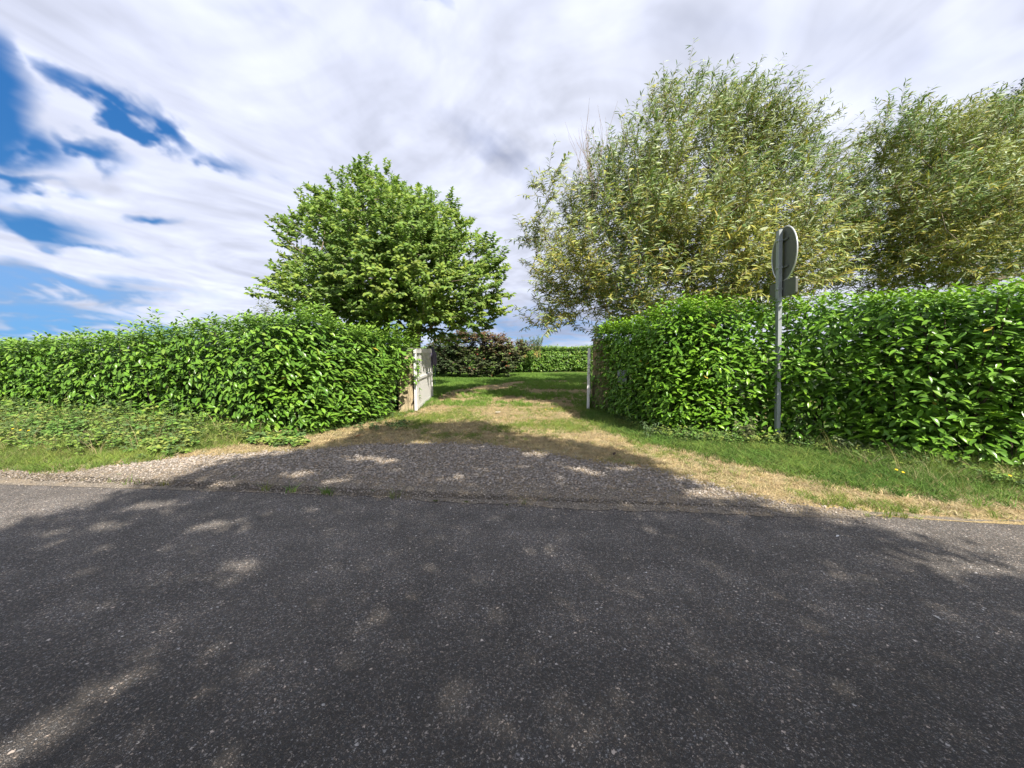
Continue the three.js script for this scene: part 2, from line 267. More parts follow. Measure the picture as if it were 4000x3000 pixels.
const willowTwig = std('ochre_twig', rgb(0.38, 0.27, 0.09), 0.8);

// the fruit tree behind the left hedge
{
  const D = 12.6, bl = blobs([[1432, 775, 103], [1403, 685, 45], [1315, 865, 129], [1228, 930, 120], [1199, 1080, 120], [1247, 1200, 111], [1141, 1160, 60], [1053, 1140, 42], [1500, 900, 189], [1461, 1000, 206, -1.6], [1635, 915, 137], [1742, 915, 94], [1791, 1010, 129], [1868, 1120, 94], [1635, 1090, 180], [1616, 1000, 154, -2.2], [1441, 1130, 172], [1849, 1220, 86], [1548, 1230, 111], [1732, 1250, 94], [1383, 1230, 129], [1150, 885, 45], [1238, 795, 60], [1655, 805, 60], [1747, 810, 42], [1558, 755, 60], [1917, 1010, 50], [1951, 1180, 50], [1335, 695, 22], [1500, 655, 26], [1398, 660, 18], [1441, 635, 20], [1306, 725, 20], [1199, 825, 24], [1112, 905, 34], [1097, 965, 24], [1834, 885, 26], [1694, 765, 20], [1761, 775, 20], [1892, 960, 28], [1960, 1090, 28], [1005, 1135, 18], [1112, 1090, 24], [1160, 1040, 26], [1441, 1090, 129, -2.6], [1597, 1160, 94, -2.9], [1257, 1130, 111, -2], [1791, 1160, 111, -2]], D, 3.4);
  const tips = fill(bl, 3400, 0.55).filter(t => t.p.y > 1.7);
  const b0 = at(1590, 1500, D); b0.y = 0;
  const base = [b0, b0.clone().add(V(0.12, 0.8, 0)), b0.clone().add(V(0.3, 1.5, -0.05)), b0.clone().add(V(0.38, 2.2, 0.0)), b0.clone().add(V(0.1, 3.0, 0.05)), b0.clone().add(V(-0.25, 3.9, 0.1))];
  const t = thing('fruit_tree', 'broad green fruit tree with ragged crown behind the left hedge', 'tree');
  const nodes = skeleton(base, tips, { step: 0.4, tipR: 0.0062, maxR: 0.19 });
  const [tg, lg] = woodGeo(nodes, base.length); part('trunk', tg, bark, t); part('limbs', lg, bark, t);
  const sw = new Swarm(), dark = rgb(0.105, 0.20, 0.024), mid = rgb(0.20, 0.325, 0.04), light = rgb(0.32, 0.41, 0.05), ctr = at(1520, 1010, D);
  for (const q of tips) {
    const o = V().subVectors(q.p, ctr).normalize(), dir = V().subVectors(q.p, q.from).normalize().multiplyScalar(0.6).add(o.multiplyScalar(0.7)).add(V(0, 0.45, 0)).normalize();
    const tone = fbm(q.p.x * 0.9 + q.p.z, q.p.y * 0.9, 3), L = rr(0.22, 0.42), n = 22, hot = rnd() < 0.03;
    for (let i = 0; i < n; i++) {
      const f = (i + rnd()) / n, a = i * 2.4 + rnd(), p = q.p.clone().addScaledVector(dir, L * (f - 0.35));
      const side = V(Math.cos(a), 0.15, Math.sin(a)); const ld = dir.clone().multiplyScalar(0.45 + f * 0.5).add(side.multiplyScalar(0.9)).add(V(gauss() * 0.35, gauss() * 0.35 - 0.25, gauss() * 0.35)).normalize();
      let c = mixc(dark, mid, clamp(tone * 1.4 - 0.1 + rr(-0.2, 0.2))); if (rnd() < 0.22 + 0.5 * sstep(0.55, 0.75, tone)) c = mixc(c, light, rr(0.3, 0.9)); if (hot) c = rgb(0.2, 0.27, 0.03);
      sw.add(frame(p, ld, V(gauss() * 0.6 + 0.15, 0.75, gauss() * 0.6 + 0.7), rr(0.10, 0.165)), jit(c, 0.18));
    }
  }
  sw.build('crown', leafGeo(0.58, { segs: 3, droop: 0.22, fold: 0.2 }), leafMat('fruit_leaf', { gloss: 0.3, through: 0.4, coatRough: 0.4 }), t);
}
// willows
function willow(label, D, list, n, base, thick, opts = {}) {
  const t = thing('willow_tree', label, 'tree');
  const tips = fill(blobs(list, D, thick), n, 0.35).filter(q => q.p.y > 1.6 && fbm(q.p.x * 1.1 + q.p.z * 0.5 + 9, q.p.y * 1.3 - q.p.z * 0.4, 3) > 0.35 + rr(-0.05, 0.05)), nodes = skeleton(base, tips, { step: 0.6, tipR: 0.0048, up: -0.5, maxR: 0.16, pathCost: 0.12 });
  const [tg, lg] = woodGeo(nodes, base.length); part('trunk', tg, bark, t); part('limbs', lg, bark, t);
  const sw = new Swarm(), tw = new Tubes(3), olive = rgb(0.25, 0.29, 0.05), green = rgb(0.13, 0.215, 0.045), pale = rgb(0.46, 0.53, 0.36), gold = rgb(0.42, 0.36, 0.05), hi = at(2800, 220, D).y;
  for (const q of tips) {
    const h = clamp((q.p.y - 1.5) / (hi - 1.5)), dir = V().subVectors(q.p, q.from).normalize().multiplyScalar(0.45).add(V(q.out.x * 0.6 + 0.06, 0.45 + 0.45 * h + q.out.y * 0.3, q.out.z * 0.5)).normalize();
    const L = rr(0.55, 1.15), pts = [], rad = [], S = 6, bend = V(0.22 + 0.4 * h + gauss() * 0.4, -0.55 + 0.3 * h + gauss() * 0.3, gauss() * 0.5), tone = fbm(q.p.x * 0.7 + 5, q.p.y * 0.7 + q.p.z, 3), low = sstep(0.55, 0.1, h);
    for (let s = 0; s <= S; s++) { const f = s / S; pts.push(q.p.clone().addScaledVector(dir, L * (f - 0.4)).addScaledVector(bend, L * 0.42 * f * f)); rad.push(lerp(0.005, 0.0018, f)); }
    tw.run(pts, rad);
    const m = 27;
    for (let i = 0; i < m; i++) {
      const f = (i + rnd()) / m, k = Math.min(S - 1, Math.floor(f * S)), p = V().lerpVectors(pts[k], pts[k + 1], f * S - k), d = V().subVectors(pts[k + 1], pts[k]).normalize();
      const a = rnd() * 6.283, ld = d.multiplyScalar(0.55).add(V(Math.cos(a) * 0.75 + 0.25, gauss() * 0.6 - 0.15, Math.sin(a) * 0.75)).normalize();
      let c = mixc(green, olive, clamp((tone - 0.5) * 3 + 0.5 + rr(-0.3, 0.3))); if (rnd() < 0.13 + 0.16 * h) c = mixc(c, pale, rr(0.4, 1)); else if (rnd() < 0.4 * low + 0.06) c = mixc(c, gold, rr(0.3, 1)); if (opts.dark) c = mixc(c, rgb(0.03, 0.07, 0.025), 0.6);
      sw.add(frame(p, ld, V(gauss() * 0.7 + 0.15, 0.75, gauss() * 0.7 + 0.65), rr(0.13, 0.22)), jit(c, 0.28));
    }
  }
  part('twigs', tw.geo(), willowTwig, t, 'stuff'); sw.build('crown', leafGeo(0.19, { segs: 3, droop: 0.15, fold: 0.15, wide: 0.35, twist: 0.5 }), leafMat('willow_leaf', { gloss: 0.3, through: 0.3, coatRough: 0.4 }), t);
  return t;
}
{
  const D = 12.2, b = at(2720, 1500, D + 0.6); b.y = 0;
  const w = willow('large silvery green willow rising behind the right hedge beside the gate', D, [[2650, 525, 190], [2860, 450, 140], [2960, 385, 70], [2930, 472, 120], [2560, 472, 90], [2540, 435, 45], [2700, 415, 60], [2800, 375, 40], [3060, 548, 130], [3140, 525, 50], [2450, 669, 170], [2330, 760, 130], [2200, 800, 110], [2130, 720, 60], [2110, 900, 80], [2140, 1000, 110], [2330, 980, 200], [2600, 850, 260], [2600, 662, 200, -1.5], [2900, 720, 250], [2850, 594, 170], [3100, 760, 180], [3180, 960, 180], [2820, 1040, 200], [2520, 1100, 150], [2180, 1160, 100], [2110, 1220, 55], [2150, 1250, 40], [2300, 1180, 130], [2250, 1080, 130, -1.5], [3220, 631, 70], [2450, 940, 200, -2.2], [2800, 900, 220, -2.2], [3050, 1020, 170, -1.5], [2650, 1000, 220, -2.6], [3000, 880, 200, -2.4], [2420, 1180, 120, -2], [3280, 900, 110], [3300, 1050, 110], [2700, 1120, 160, -1], [2950, 1100, 160, -1]], 5200,
    [b, b.clone().add(V(0.02, 0.5, 0)), b.clone().add(V(-0.03, 1.0, 0.05)), b.clone().add(V(0.0, 1.5, 0.05))], 3.4);
  const dead = new Tubes(4), o = at(2330, 800, D - 0.5);   // bare twigs standing out of the left shoulder
  for (let k = 0; k < 11; k++) { let p = o.clone().add(V(rr(-0.15, 0.15), rr(0, 0.4), 0)), d = V(rr(-0.75, 0.15), 1, rr(-0.3, 0.3)).normalize(), pts = [p.clone()], rad = [0.012], L = rr(1.2, 2.2); for (let s = 1; s <= 6; s++) { d.add(V(gauss() * 0.15, 0.02, gauss() * 0.15)).normalize(); p = p.clone().addScaledVector(d, L / 6); pts.push(p); rad.push(lerp(0.012, 0.003, s / 6)); if (s > 2) { const e = d.clone().add(V(gauss() * 0.8, 0.2, gauss() * 0.8)).normalize(); dead.run([p, p.clone().addScaledVector(e, rr(0.15, 0.5)), p.clone().addScaledVector(e, 0.6).add(V(0, 0.1, 0))], [0.005, 0.004, 0.002]); } } dead.run(pts, rad); }
  tag(part('dead_branch', dead.geo(), std('bleached_wood', rgb(0.33, 0.25, 0.2), 0.9), w), 'bare leafless branch');
  const D2 = 12.5, b2 = at(3780, 1500, D2 + 0.6); b2.y = 0;
  willow('second willow at the right edge, spreading over the right hedge', D2, [[3480, 518, 100], [3420, 616, 100], [3600, 488, 60], [3590, 533, 80], [3700, 548, 150], [3850, 510, 110], [3960, 495, 110], [3500, 760, 190], [3720, 760, 220], [3930, 760, 220], [3400, 960, 150], [3600, 1000, 170], [3820, 990, 130], [3450, 1080, 90], [3620, 620, 160, -1.5], [3850, 620, 180, -1.5], [3560, 880, 180, -2.2], [4100, 600, 220], [4150, 850, 250], [4350, 700, 250], [3800, 860, 200, -2.2], [3330, 760, 80], [3330, 900, 90], [3300, 1080, 90]], 4300,
    [b2, b2.clone().add(V(0.05, 0.6, 0)), b2.clone().add(V(-0.05, 1.2, 0.1)), b2.clone().add(V(-0.1, 1.8, 0.1))], 3.2);
}
function leafyTree(name, label, D, list, n, base, thick, { cols, size = [0.08, 0.13], leaves = 14, width = 0.6, L = [0.25, 0.45], tipR = 0.006, maxR = 0.18, category = 'tree', minY = 0.5, shell = 0.5, gloss = 0.3, twigs = 0.4 }) {
  const t = thing(name, label, category), tips = fill(blobs(list, D, thick), n, shell).filter(q => q.p.y > minY), nodes = skeleton(base, tips, { step: 0.4, tipR, maxR });
  const [tg, lg] = woodGeo(nodes, base.length); part(category === 'tree' ? 'trunk' : 'stem', tg, bark, t); part('limbs', lg, bark, t); const sw = new Swarm();
  for (const q of tips) { const dir = V().subVectors(q.p, q.from).normalize().add(V(q.out.x * 0.5, 0.4 + q.out.y * 0.4, q.out.z * 0.5)).normalize(), l = rr(...L), tone = fbm(q.p.x * 1.1, q.p.y * 1.1 + q.p.z, 3); for (let i = 0; i < leaves; i++) { const f = (i + rnd()) / leaves, a = i * 2.4 + rnd(), p = q.p.clone().addScaledVector(dir, l * (f - 0.3)), ld = dir.clone().multiplyScalar(0.5).add(V(Math.cos(a), gauss() * 0.4 - 0.1, Math.sin(a)).multiplyScalar(0.9)).normalize(); sw.add(frame(p, ld, V(gauss() * 0.5, 1, gauss() * 0.5 + 0.3), rr(...size)), jit(cols(tone, q), 0.2)); } }
  sw.build(category === 'tree' ? 'crown' : 'foliage', leafGeo(width, { segs: 3, droop: 0.2, fold: 0.18 }), leafMat(name + '_leaf', { gloss, through: 0.3, coatRough: 0.45 }), t); return t;
}
{ // darker tree behind the second willow
  const D = 21, b = at(3890, 1500, D); b.y = 0;
  leafyTree('dark_tree', 'dark green tree beyond the second willow at the right edge', D, [[3950, 480, 110], [3980, 620, 130], [4050, 420, 120], [3900, 720, 150], [4080, 800, 200], [3900, 930, 130], [3990, 1080, 90], [3780, 1090, 80], [3700, 1120, 60], [4150, 1000, 180], [3930, 390, 50]], 900, [b, b.clone().add(V(0.1, 1.5, 0)), b.clone().add(V(0.2, 3, 0)), b.clone().add(V(0.4, 5, 0))], 3.5, { cols: (t) => mixc(rgb(0.018, 0.045, 0.016), rgb(0.045, 0.085, 0.03), t), size: [0.12, 0.2], leaves: 16, maxR: 0.22, L: [0.3, 0.6] });
}
{ // small pale tree above the left hedge
  const D = 14, b = at(1040, 1500, D); b.y = 0;
  leafyTree('young_tree', 'small pale green young tree showing above the left hedge', D, [[1040, 1220, 40], [1020, 1260, 40], [1070, 1265, 45], [1110, 1280, 40], [1000, 1300, 40], [1080, 1330, 60], [1045, 1190, 16]], 170, [b, b.clone().add(V(0, 0.6, 0)), b.clone().add(V(0, 1.2, 0))], 0.6, { cols: (t) => mixc(rgb(0.10, 0.15, 0.05), rgb(0.2, 0.24, 0.09), t), leaves: 10, size: [0.08, 0.13], maxR: 0.05, width: 0.4, category: 'tree' });
}
{ // copper shrub at the end of the lawn
  const D = 22, b = at(1870, 1500, D); b.y = 0;
  leafyTree('copper_shrub', 'dark copper and green hazel shrub beyond the open gate', D, [[1870, 1340, 42], [1800, 1350, 50], [1740, 1370, 60], [1920, 1350, 45], [1960, 1370, 50], [2010, 1375, 42], [1900, 1320, 18], [1840, 1320, 22], [1700, 1410, 60], [1770, 1425, 50], [1850, 1420, 55], [1930, 1425, 50], [1975, 1420, 40], [1880, 1300, 10], [1955, 1310, 12], [2060, 1360, 18]], 1100, [b, b.clone().add(V(0, 0.3, 0)), b.clone().add(V(0, 0.6, 0))], 1.6, { cols: (t, q) => { const h = clamp((q.p.y - 1) / 1.6), k = rnd(); if (q.p.x < -3.1 && k < 0.75) return rgb(0.05, 0.09, 0.022); return k < 0.22 ? rgb(0.15, 0.22, 0.05)   : k < 0.25 ? rgb(0.26, 0.07, 0.03) : mixc(rgb(0.06, 0.085, 0.024), rgb(0.12, 0.062, 0.026), clamp(h * 1.3 + t - 0.5)); }, size: [0.12, 0.19], leaves: 11, width: 0.85, maxR: 0.07, minY: 0.05, category: 'shrub', L: [0.2, 0.4] });
}

// ------------------------------------------------------------------ laurel hedges
const laurelMat = leafMat('glossy_laurel_leaf', { gloss: 0.6, through: 0.18, coatRough: 0.28 });
const laurelGeos = [leafGeo(0.33, { segs: 4, fold: 0.14, droop: 0.16, wide: 0.5, wave: 0.05 }), leafGeo(0.37, { segs: 4, fold: 0.2, droop: 0.3, wide: 0.55, wave: -0.06, twist: 0.25 })];
const stemMat = std('hedge_stem', rgb(0.07, 0.055, 0.035), 0.95);
const tintedMats = new Map();
function tintedLeaf(c) { const k = [c.r, c.g].map(v => Math.round(v * 50)).join(); if (!tintedMats.has(k)) { const m = laurelMat.clone(); m.color.copy(c); m.name = 'glossy_laurel_leaf'; tintedMats.set(k, m); } return tintedMats.get(k); }
// path: front face at the ground, left to right as seen from the road: [x, z, height]
function hedge(name, label, path, o) {
  const t = thing(name, label, 'hedge'), pts = path.map(([p, h]) => ({ p, h })), seg = []; let total = 0;
  for (let i = 0; i + 1 < pts.length; i++) { const a = pts[i], b = pts[i + 1], L = a.p.distanceTo(b.p); seg.push({ a, b, L, s: total, n: V(-(b.p.z - a.p.z), 0, b.p.x - a.p.x).normalize() }); total += L; }
  const place = (s) => { const i = seg.findIndex(q => s <= q.s + q.L), q = seg[i < 0 ? seg.length - 1 : i], f = clamp((s - q.s) / q.L), qi = i < 0 ? seg.length - 1 : i, n = q.n.clone(); if (f > 0.5 && seg[qi + 1]) n.lerp(seg[qi + 1].n, (f - 0.5)); if (f < 0.5 && seg[qi - 1]) n.lerp(seg[qi - 1].n, 0.5 - f); return { p: V().lerpVectors(q.a.p, q.b.p, f), n: n.normalize(), h: lerp(q.a.h, q.b.h, f) }; };
  const sws = [new Swarm(), new Swarm()], leaves = [], UP = V(0, 1, 0), T = o.thick ?? 1.3;
  const put = (p, dir, nor, len, c, outer) => leaves.push({ m: frame(p, dir, nor, len, rr(0.85, 1.15)), c, g: rnd() < 0.5 ? 0 : 1, p, len, outer });
  const deep = o.deep, vivid = o.vivid, young = o.young;  // leaf greens, mixed at random and by clump
  const face = (s, y, depth, outer) => {
    const q = place(s), bump = (fbm(s * 1.3 + o.sd, y * 1.5, 3) - 0.5) * 0.38, belly = 0.12 * Math.sin(clamp(y / q.h) * Math.PI) + (o.lean ?? 0) * y, inward = sstep(0.28, 0.0, y) * 0.28 + sstep(q.h - 0.3, q.h, y) * 0.16;
    const p = q.p.clone().addScaledVector(q.n, bump + belly - inward - depth); p.y = y;
    if (o.bare && Math.hypot(p.x - o.bare[0].x, p.z - o.bare[0].z) < o.bare[1] && y < o.bare[2] * rr(0.6, 1.2) && rnd() < 0.93) return; const tan = V(q.n.z, 0, -q.n.x).multiplyScalar(rnd() < (o.bias ?? 0.5) ? 1 : -1);
    const clump = fbm(s * 2.4 + 7 + o.sd, y * 2.4, 2), dir = q.n.clone().multiplyScalar(rr(0.25, 0.95)).addScaledVector(tan, rr(0.2, 1)).addScaledVector(UP, rr(-0.65, 0.35) + (clump - 0.5) * 0.8);
    const nor = V(gauss() * 0.45, outer ? rr(0.65, 1) : rr(0.6, 1), 0).addScaledVector(q.n, outer ? rr(0.15, 0.75) : depth > T - 0.3 ? 1.6 : 0.3).addScaledVector(tan, gauss() * 0.4);
    let c = mixc(deep, vivid, clamp(rr(0.0, 1) * 0.8 + (clump - 0.4) * 0.8)); if (outer && rnd() < 0.10 + 0.35 * sstep(q.h - 0.5, q.h, y)) c = mixc(c, young, rr(0.3, 0.9)); if (rnd() < 0.0012) c = rgb(0.42, 0.34, 0.04);
    put(p, dir, nor, rr(o.size[0], o.size[1]) * (outer ? 1 : 1.25), jit(c, 0.15), outer);
  };
  for (let s = 0; s < total;) { const q = place(s), d = Math.max(4, q.p.length()), dens = o.density * clamp(8 / d, o.minD ?? 0.7, 1.2); const ds = 0.25; const nA = Math.round(ds * q.h * dens), nB = Math.round(ds * q.h * dens * 3.4); for (let i = 0; i < nA; i++) face(s + rnd() * ds, rr(o.y0 ?? 0.06, q.h), Math.pow(rnd(), 1.6) * 0.16, true); for (let i = 0; i < nB; i++) face(s + rnd() * ds, rr(0.05, q.h - 0.02), 0.2 + rnd() * 0.95, false); for (let i = 0; i < ds * q.h * 420; i++) face(s + rnd() * ds, rr(0.3, q.h), T - rr(0.0, 0.25), false); s += ds; }
  // top: upright shoots
  for (let s = 0; s < total; s += 0.2) {
    const q = place(s), dens = o.top ?? 30, n = Math.round(0.2 * T * dens);
    for (let i = 0; i < n; i++) {
      const back = Math.pow(rnd(), 1.3) * T, b = q.p.clone().addScaledVector(q.n, 0.05 - back), tall = Math.max(0, fbm(s * 1.1 + o.sd * 3, back * 1.5 + 3, 3) - 0.35) * (o.ragged ?? 0.6), sh = rr(0.1, 0.22) + tall * rnd();
      b.x += rr(-0.1, 0.1); b.y = q.h - 0.14 + (fbm(s * 0.9 + o.sd, 9, 3) - 0.5) * 0.16; const lean = V(gauss() * 0.25 + (o.wind ?? 0), 1, gauss() * 0.25).addScaledVector(q.n, 0.12).normalize(), m = Math.round(6 + sh * 14);
      for (let k = 0; k < m; k++) { const f = k / m, a = k * 2.4 + rnd() * 0.8, p = b.clone().addScaledVector(lean, sh * f + 0.02), dir = lean.clone().multiplyScalar(0.45 + 0.6 * f).add(V(Math.cos(a), -0.1, Math.sin(a))), c = mixc(mixc(deep, vivid, rr(0.4, 1)), young, clamp(f * 0.9 + rr(-0.3, 0.3)) * (o.youth ?? 0.6)); put(p, dir, lean, rr(o.size[0], o.size[1]) * lerp(0.95, 0.75, f), jit(c, 0.15), true); }
    }
  }
  // the leaves that show largest are parts of their own
  const vis = leaves.filter(l => l.outer).map(l => { const v = l.p.clone().applyMatrix4(camera.matrixWorldInverse); return { l, k: Math.abs(v.x / v.z) < 1.3 && v.z < -1 ? l.len / -v.z * (1 + 0.4 * (v.x / v.z) ** 2) : 0 }; }).sort((a, b) => b.k - a.k).slice(0, o.single ?? 300);
  const own = new Set(vis.map(q => q.l));
  for (const l of own) { const m = part('leaf', laurelGeos[l.g], tintedLeaf(l.c), t); l.m.decompose(m.position, m.quaternion, m.scale); }
  for (const l of leaves) if (!own.has(l)) sws[l.g].add(l.m, l.c);
  sws[0].build('foliage', laurelGeos[0], laurelMat, t); sws[1].build('foliage', laurelGeos[1], laurelMat, t);
  const st = new Tubes(5); for (let s = 0.1; s < total; s += 0.13) { const q = place(s), b = q.p.clone().addScaledVector(q.n, -rr(0.3, T - 0.2)); const pts = [b.clone()], r = rr(0.012, 0.03), rad = [r]; let p = b.clone(); for (let k = 1; k <= 5; k++) { p = p.clone().add(V(gauss() * 0.12, (q.h - 0.1) / 5, gauss() * 0.12)); pts.push(p); rad.push(lerp(r, 0.006, k / 5)); } st.run(pts, rad); }
  part('stems', st.geo(), stemMat, t);
  console.log(name, total.toFixed(1), 'm', leaves.length, 'leaves'); return t;
}
const g3 = (px, py) => { const p = G(px, py); p.y = 0; return p; };
const L0 = g3(1010, 1714), hedgeLeftPath = [[V(-18.5, 0, -9.8), 1.66], [V(-11.0, 0, -8.2), 1.70], [V(-8.4, 0, -7.55), 1.80], [V(-6.1, 0, -7.1), 2.0], [L0, 2.14], [g3(1230, 1703), 2.12], [g3(1450, 1658), 2.0], [V(-2.62, 0, -9.15), 1.88], [V(-2.48, 0, -9.6), 1.74], [V(-2.75, 0, -11), 1.7]];
hedge('laurel_hedge', 'long left laurel hedge with ragged top reaching to the open white gate', hedgeLeftPath, { sd: 3, size: [0.105, 0.17], density: 215, deep: rgb(0.07, 0.17, 0.013), vivid: rgb(0.155, 0.31, 0.02), young: rgb(0.24, 0.37, 0.045), ragged: 0.95, bias: 0.72, wind: 0.1, top: 44, bare: [V(-2.6, 0, -9.3), 0.55, 0.85] });
const hedgeRightPath = [[V(2.75, 0, -10.6), 2.1], [g3(2325, 1606), 2.1], [g3(2450, 1660), 2.18], [g3(2600, 1716), 2.3], [g3(2800, 1730), 2.3], [g3(3020, 1733), 2.3], [g3(3500, 1818), 2.28], [g3(4000, 1882), 2.28], [V(9.6, 0, -3.9), 2.45]];
hedge('laurel_hedge', 'tall right laurel hedge with clipped dark face behind the road sign', hedgeRightPath, { sd: 11, size: [0.095, 0.16], density: 200, deep: rgb(0.07, 0.18, 0.008), vivid: rgb(0.16, 0.34, 0.012), young: rgb(0.24, 0.42, 0.018), ragged: 0.38, bias: 0.5, top: 52, youth: 0.9, y0: 0.08 });
{ const a = g3(1960, 1457), b = g3(2420, 1452); hedge('garden_hedge', 'far bright green garden hedge closing the lawn behind the gate', [[V(-17, 0, -25.5), 1.7], [a.clone().add(V(-3, 0, -0.6)), 1.7], [a, 1.72], [g3(2080, 1455), 1.74], [g3(2200, 1452), 1.74], [b, 1.82], [V(16, 0, -25), 1.9]], { sd: 31, size: [0.16, 0.26], density: 230, deep: rgb(0.08, 0.17, 0.02), vivid: rgb(0.15, 0.29, 0.03), young: rgb(0.26, 0.36, 0.05), ragged: 0.5, single: 0, top: 26, y0: 0.03, minD: 0.75 }); }
// wispy saplings over the far hedge
for (const [px, py, h, l] of [[2045, 1330, 0.65, 'pale wispy sapling above the far hedge, beside the copper shrub'], [2100, 1325, 0.75, 'pale wispy sapling above the far hedge, taller right one']]) {
  const D = 26, t = thing('sapling', l, 'sapling'), tw = new Tubes(3), sw = new Swarm(), b = at(px, 1370, D); b.y = 0.2;
  for (let k = 0; k < 12; k++) { const p0 = b.clone().add(V(gauss() * 0.3, 0.9, gauss() * 0.2)), top = p0.clone().add(V(gauss() * 0.5, 0.65 + h * rr(0.6, 1), gauss() * 0.3)); tw.run([p0, V().lerpVectors(p0, top, 0.5), top], [0.012, 0.008, 0.003]); for (let i = 0; i < 60; i++) { const f = rr(0.4, 1), p = V().lerpVectors(p0, top, f); sw.add(frame(p, V(gauss(), 0.6, gauss()).normalize(), V(gauss(), 1, gauss()), rr(0.1, 0.2)), jit(rgb(0.17, 0.24, 0.09), 0.2)); } }
  part('stems', tw.geo(), willowTwig, t); sw.build('foliage', leafGeo(0.2, { segs: 2 }), leafMat('sapling_leaf'), t);
}

// ------------------------------------------------------------------ gate, pillars, cloth
const white = std('white_paint', rgb(0.70, 0.69, 0.67), 0.45), galv = std('galvanised_metal', rgb(0.42, 0.45, 0.46), 0.45, { metalness: 0.75 }), iron = std('dark_iron', rgb(0.05, 0.05, 0.055), 0.5, { metalness: 0.6 });
const rbox = (w, h, d, r = 0.006) => new RoundedBoxGeometry(w, h, d, 2, r);
function gateLeaf(label, p, q, back) {
  const L = p.distanceTo(q), H = 1.56, t = thing('gate_leaf', label, 'gate', p.clone().setY(0.05), Math.atan2(-(q.z - p.z), q.x - p.x));
  const add = (n, w, h, d, x, y, z, m = white) => { const o = part(n, rbox(w, h, d), m, t); o.position.set(x, y, z); return o; };
  add('stile', 0.09, H, 0.07, 0.045, H / 2, 0); add('stile', 0.09, H, 0.07, L - 0.045, H / 2, 0);
  add('top_rail', L - 0.184, 0.12, 0.062, L / 2, H - 0.062, 0); add('middle_rail', L - 0.184, 0.07, 0.085, L / 2, 0.79, 0); add('bottom_rail', L - 0.184, 0.09, 0.036, L / 2, 0.047, 0);
  const n = 12, wS = (L - 0.2) / n; for (let i = 0; i < n; i++) add('slat', wS * 0.42, H - 0.12 - 0.825 - 0.004, 0.014, 0.1 + wS * (i + 0.5), (0.825 + H - 0.122) / 2, 0);
  const m = 18, wB = (L - 0.19) / m; for (let i = 0; i < m; i++) add('board', wB - 0.004, 0.66, 0.03, 0.095 + wB * (i + 0.5), 0.423, 0);
  for (const y of [0.28, 0.86, 1.36]) { add('hinge', 0.16, 0.05, 0.02, -0.02, y, 0.046 * back, iron); }
  add('drop_bolt', 0.018, 0.5, 0.018, L - 0.05, 0.28, 0.052 * back, galv); add('ground_stop', 0.14, 0.035, 0.05, L + 0.07, 0.2, 0);
  return t;
}
const gl0 = g3(1625, 1612).setY(0), gl1 = g3(1688, 1556).setY(0), gate1 = gateLeaf('open white slatted gate leaf on the left with a grey cloth over it', gl0, gl1, -1);
gateLeaf('open white gate leaf on the right, seen edge on beside the dark hedge', g3(2297, 1605), V(2.45, 0, -12.2), 1);
const renderMap = tex(512, (x, y, n) => { const a = tn(x, y, 9, n), b = tn(x, y, 70, n), c = tn(x, y, 28, n), k = 0.62 + 0.12 * a + 0.1 * b - 0.2 * sstep(0.5, 0.8, c); return [k * 0.96, k * 0.87, k * 0.70]; });
const pillarMat = std('lime_render', 0xffffff, 0.95, { map: renderMap, bumpMap: renderMap, bumpScale: 0.008 });
function pillar(label, p, h) { const t = thing('gate_pillar', label, 'pillar', p); const s = part('shaft', rbox(0.36, h, 0.36, 0.015), pillarMat, t); s.position.y = h / 2; const c = part('cap', rbox(0.44, 0.07, 0.44, 0.015), std('weathered_stone', rgb(0.22, 0.2, 0.17), 0.95), t); c.position.y = h + 0.036; return t; }
pillar('cream rendered gate pillar half covered by the left hedge', g3(1588, 1612).add(V(-0.02, 0, -0.2)), 1.55);
pillar('shaded gate pillar sunk into the end of the right hedge', g3(2326, 1600).add(V(0.14, 0, -0.1)), 1.8);
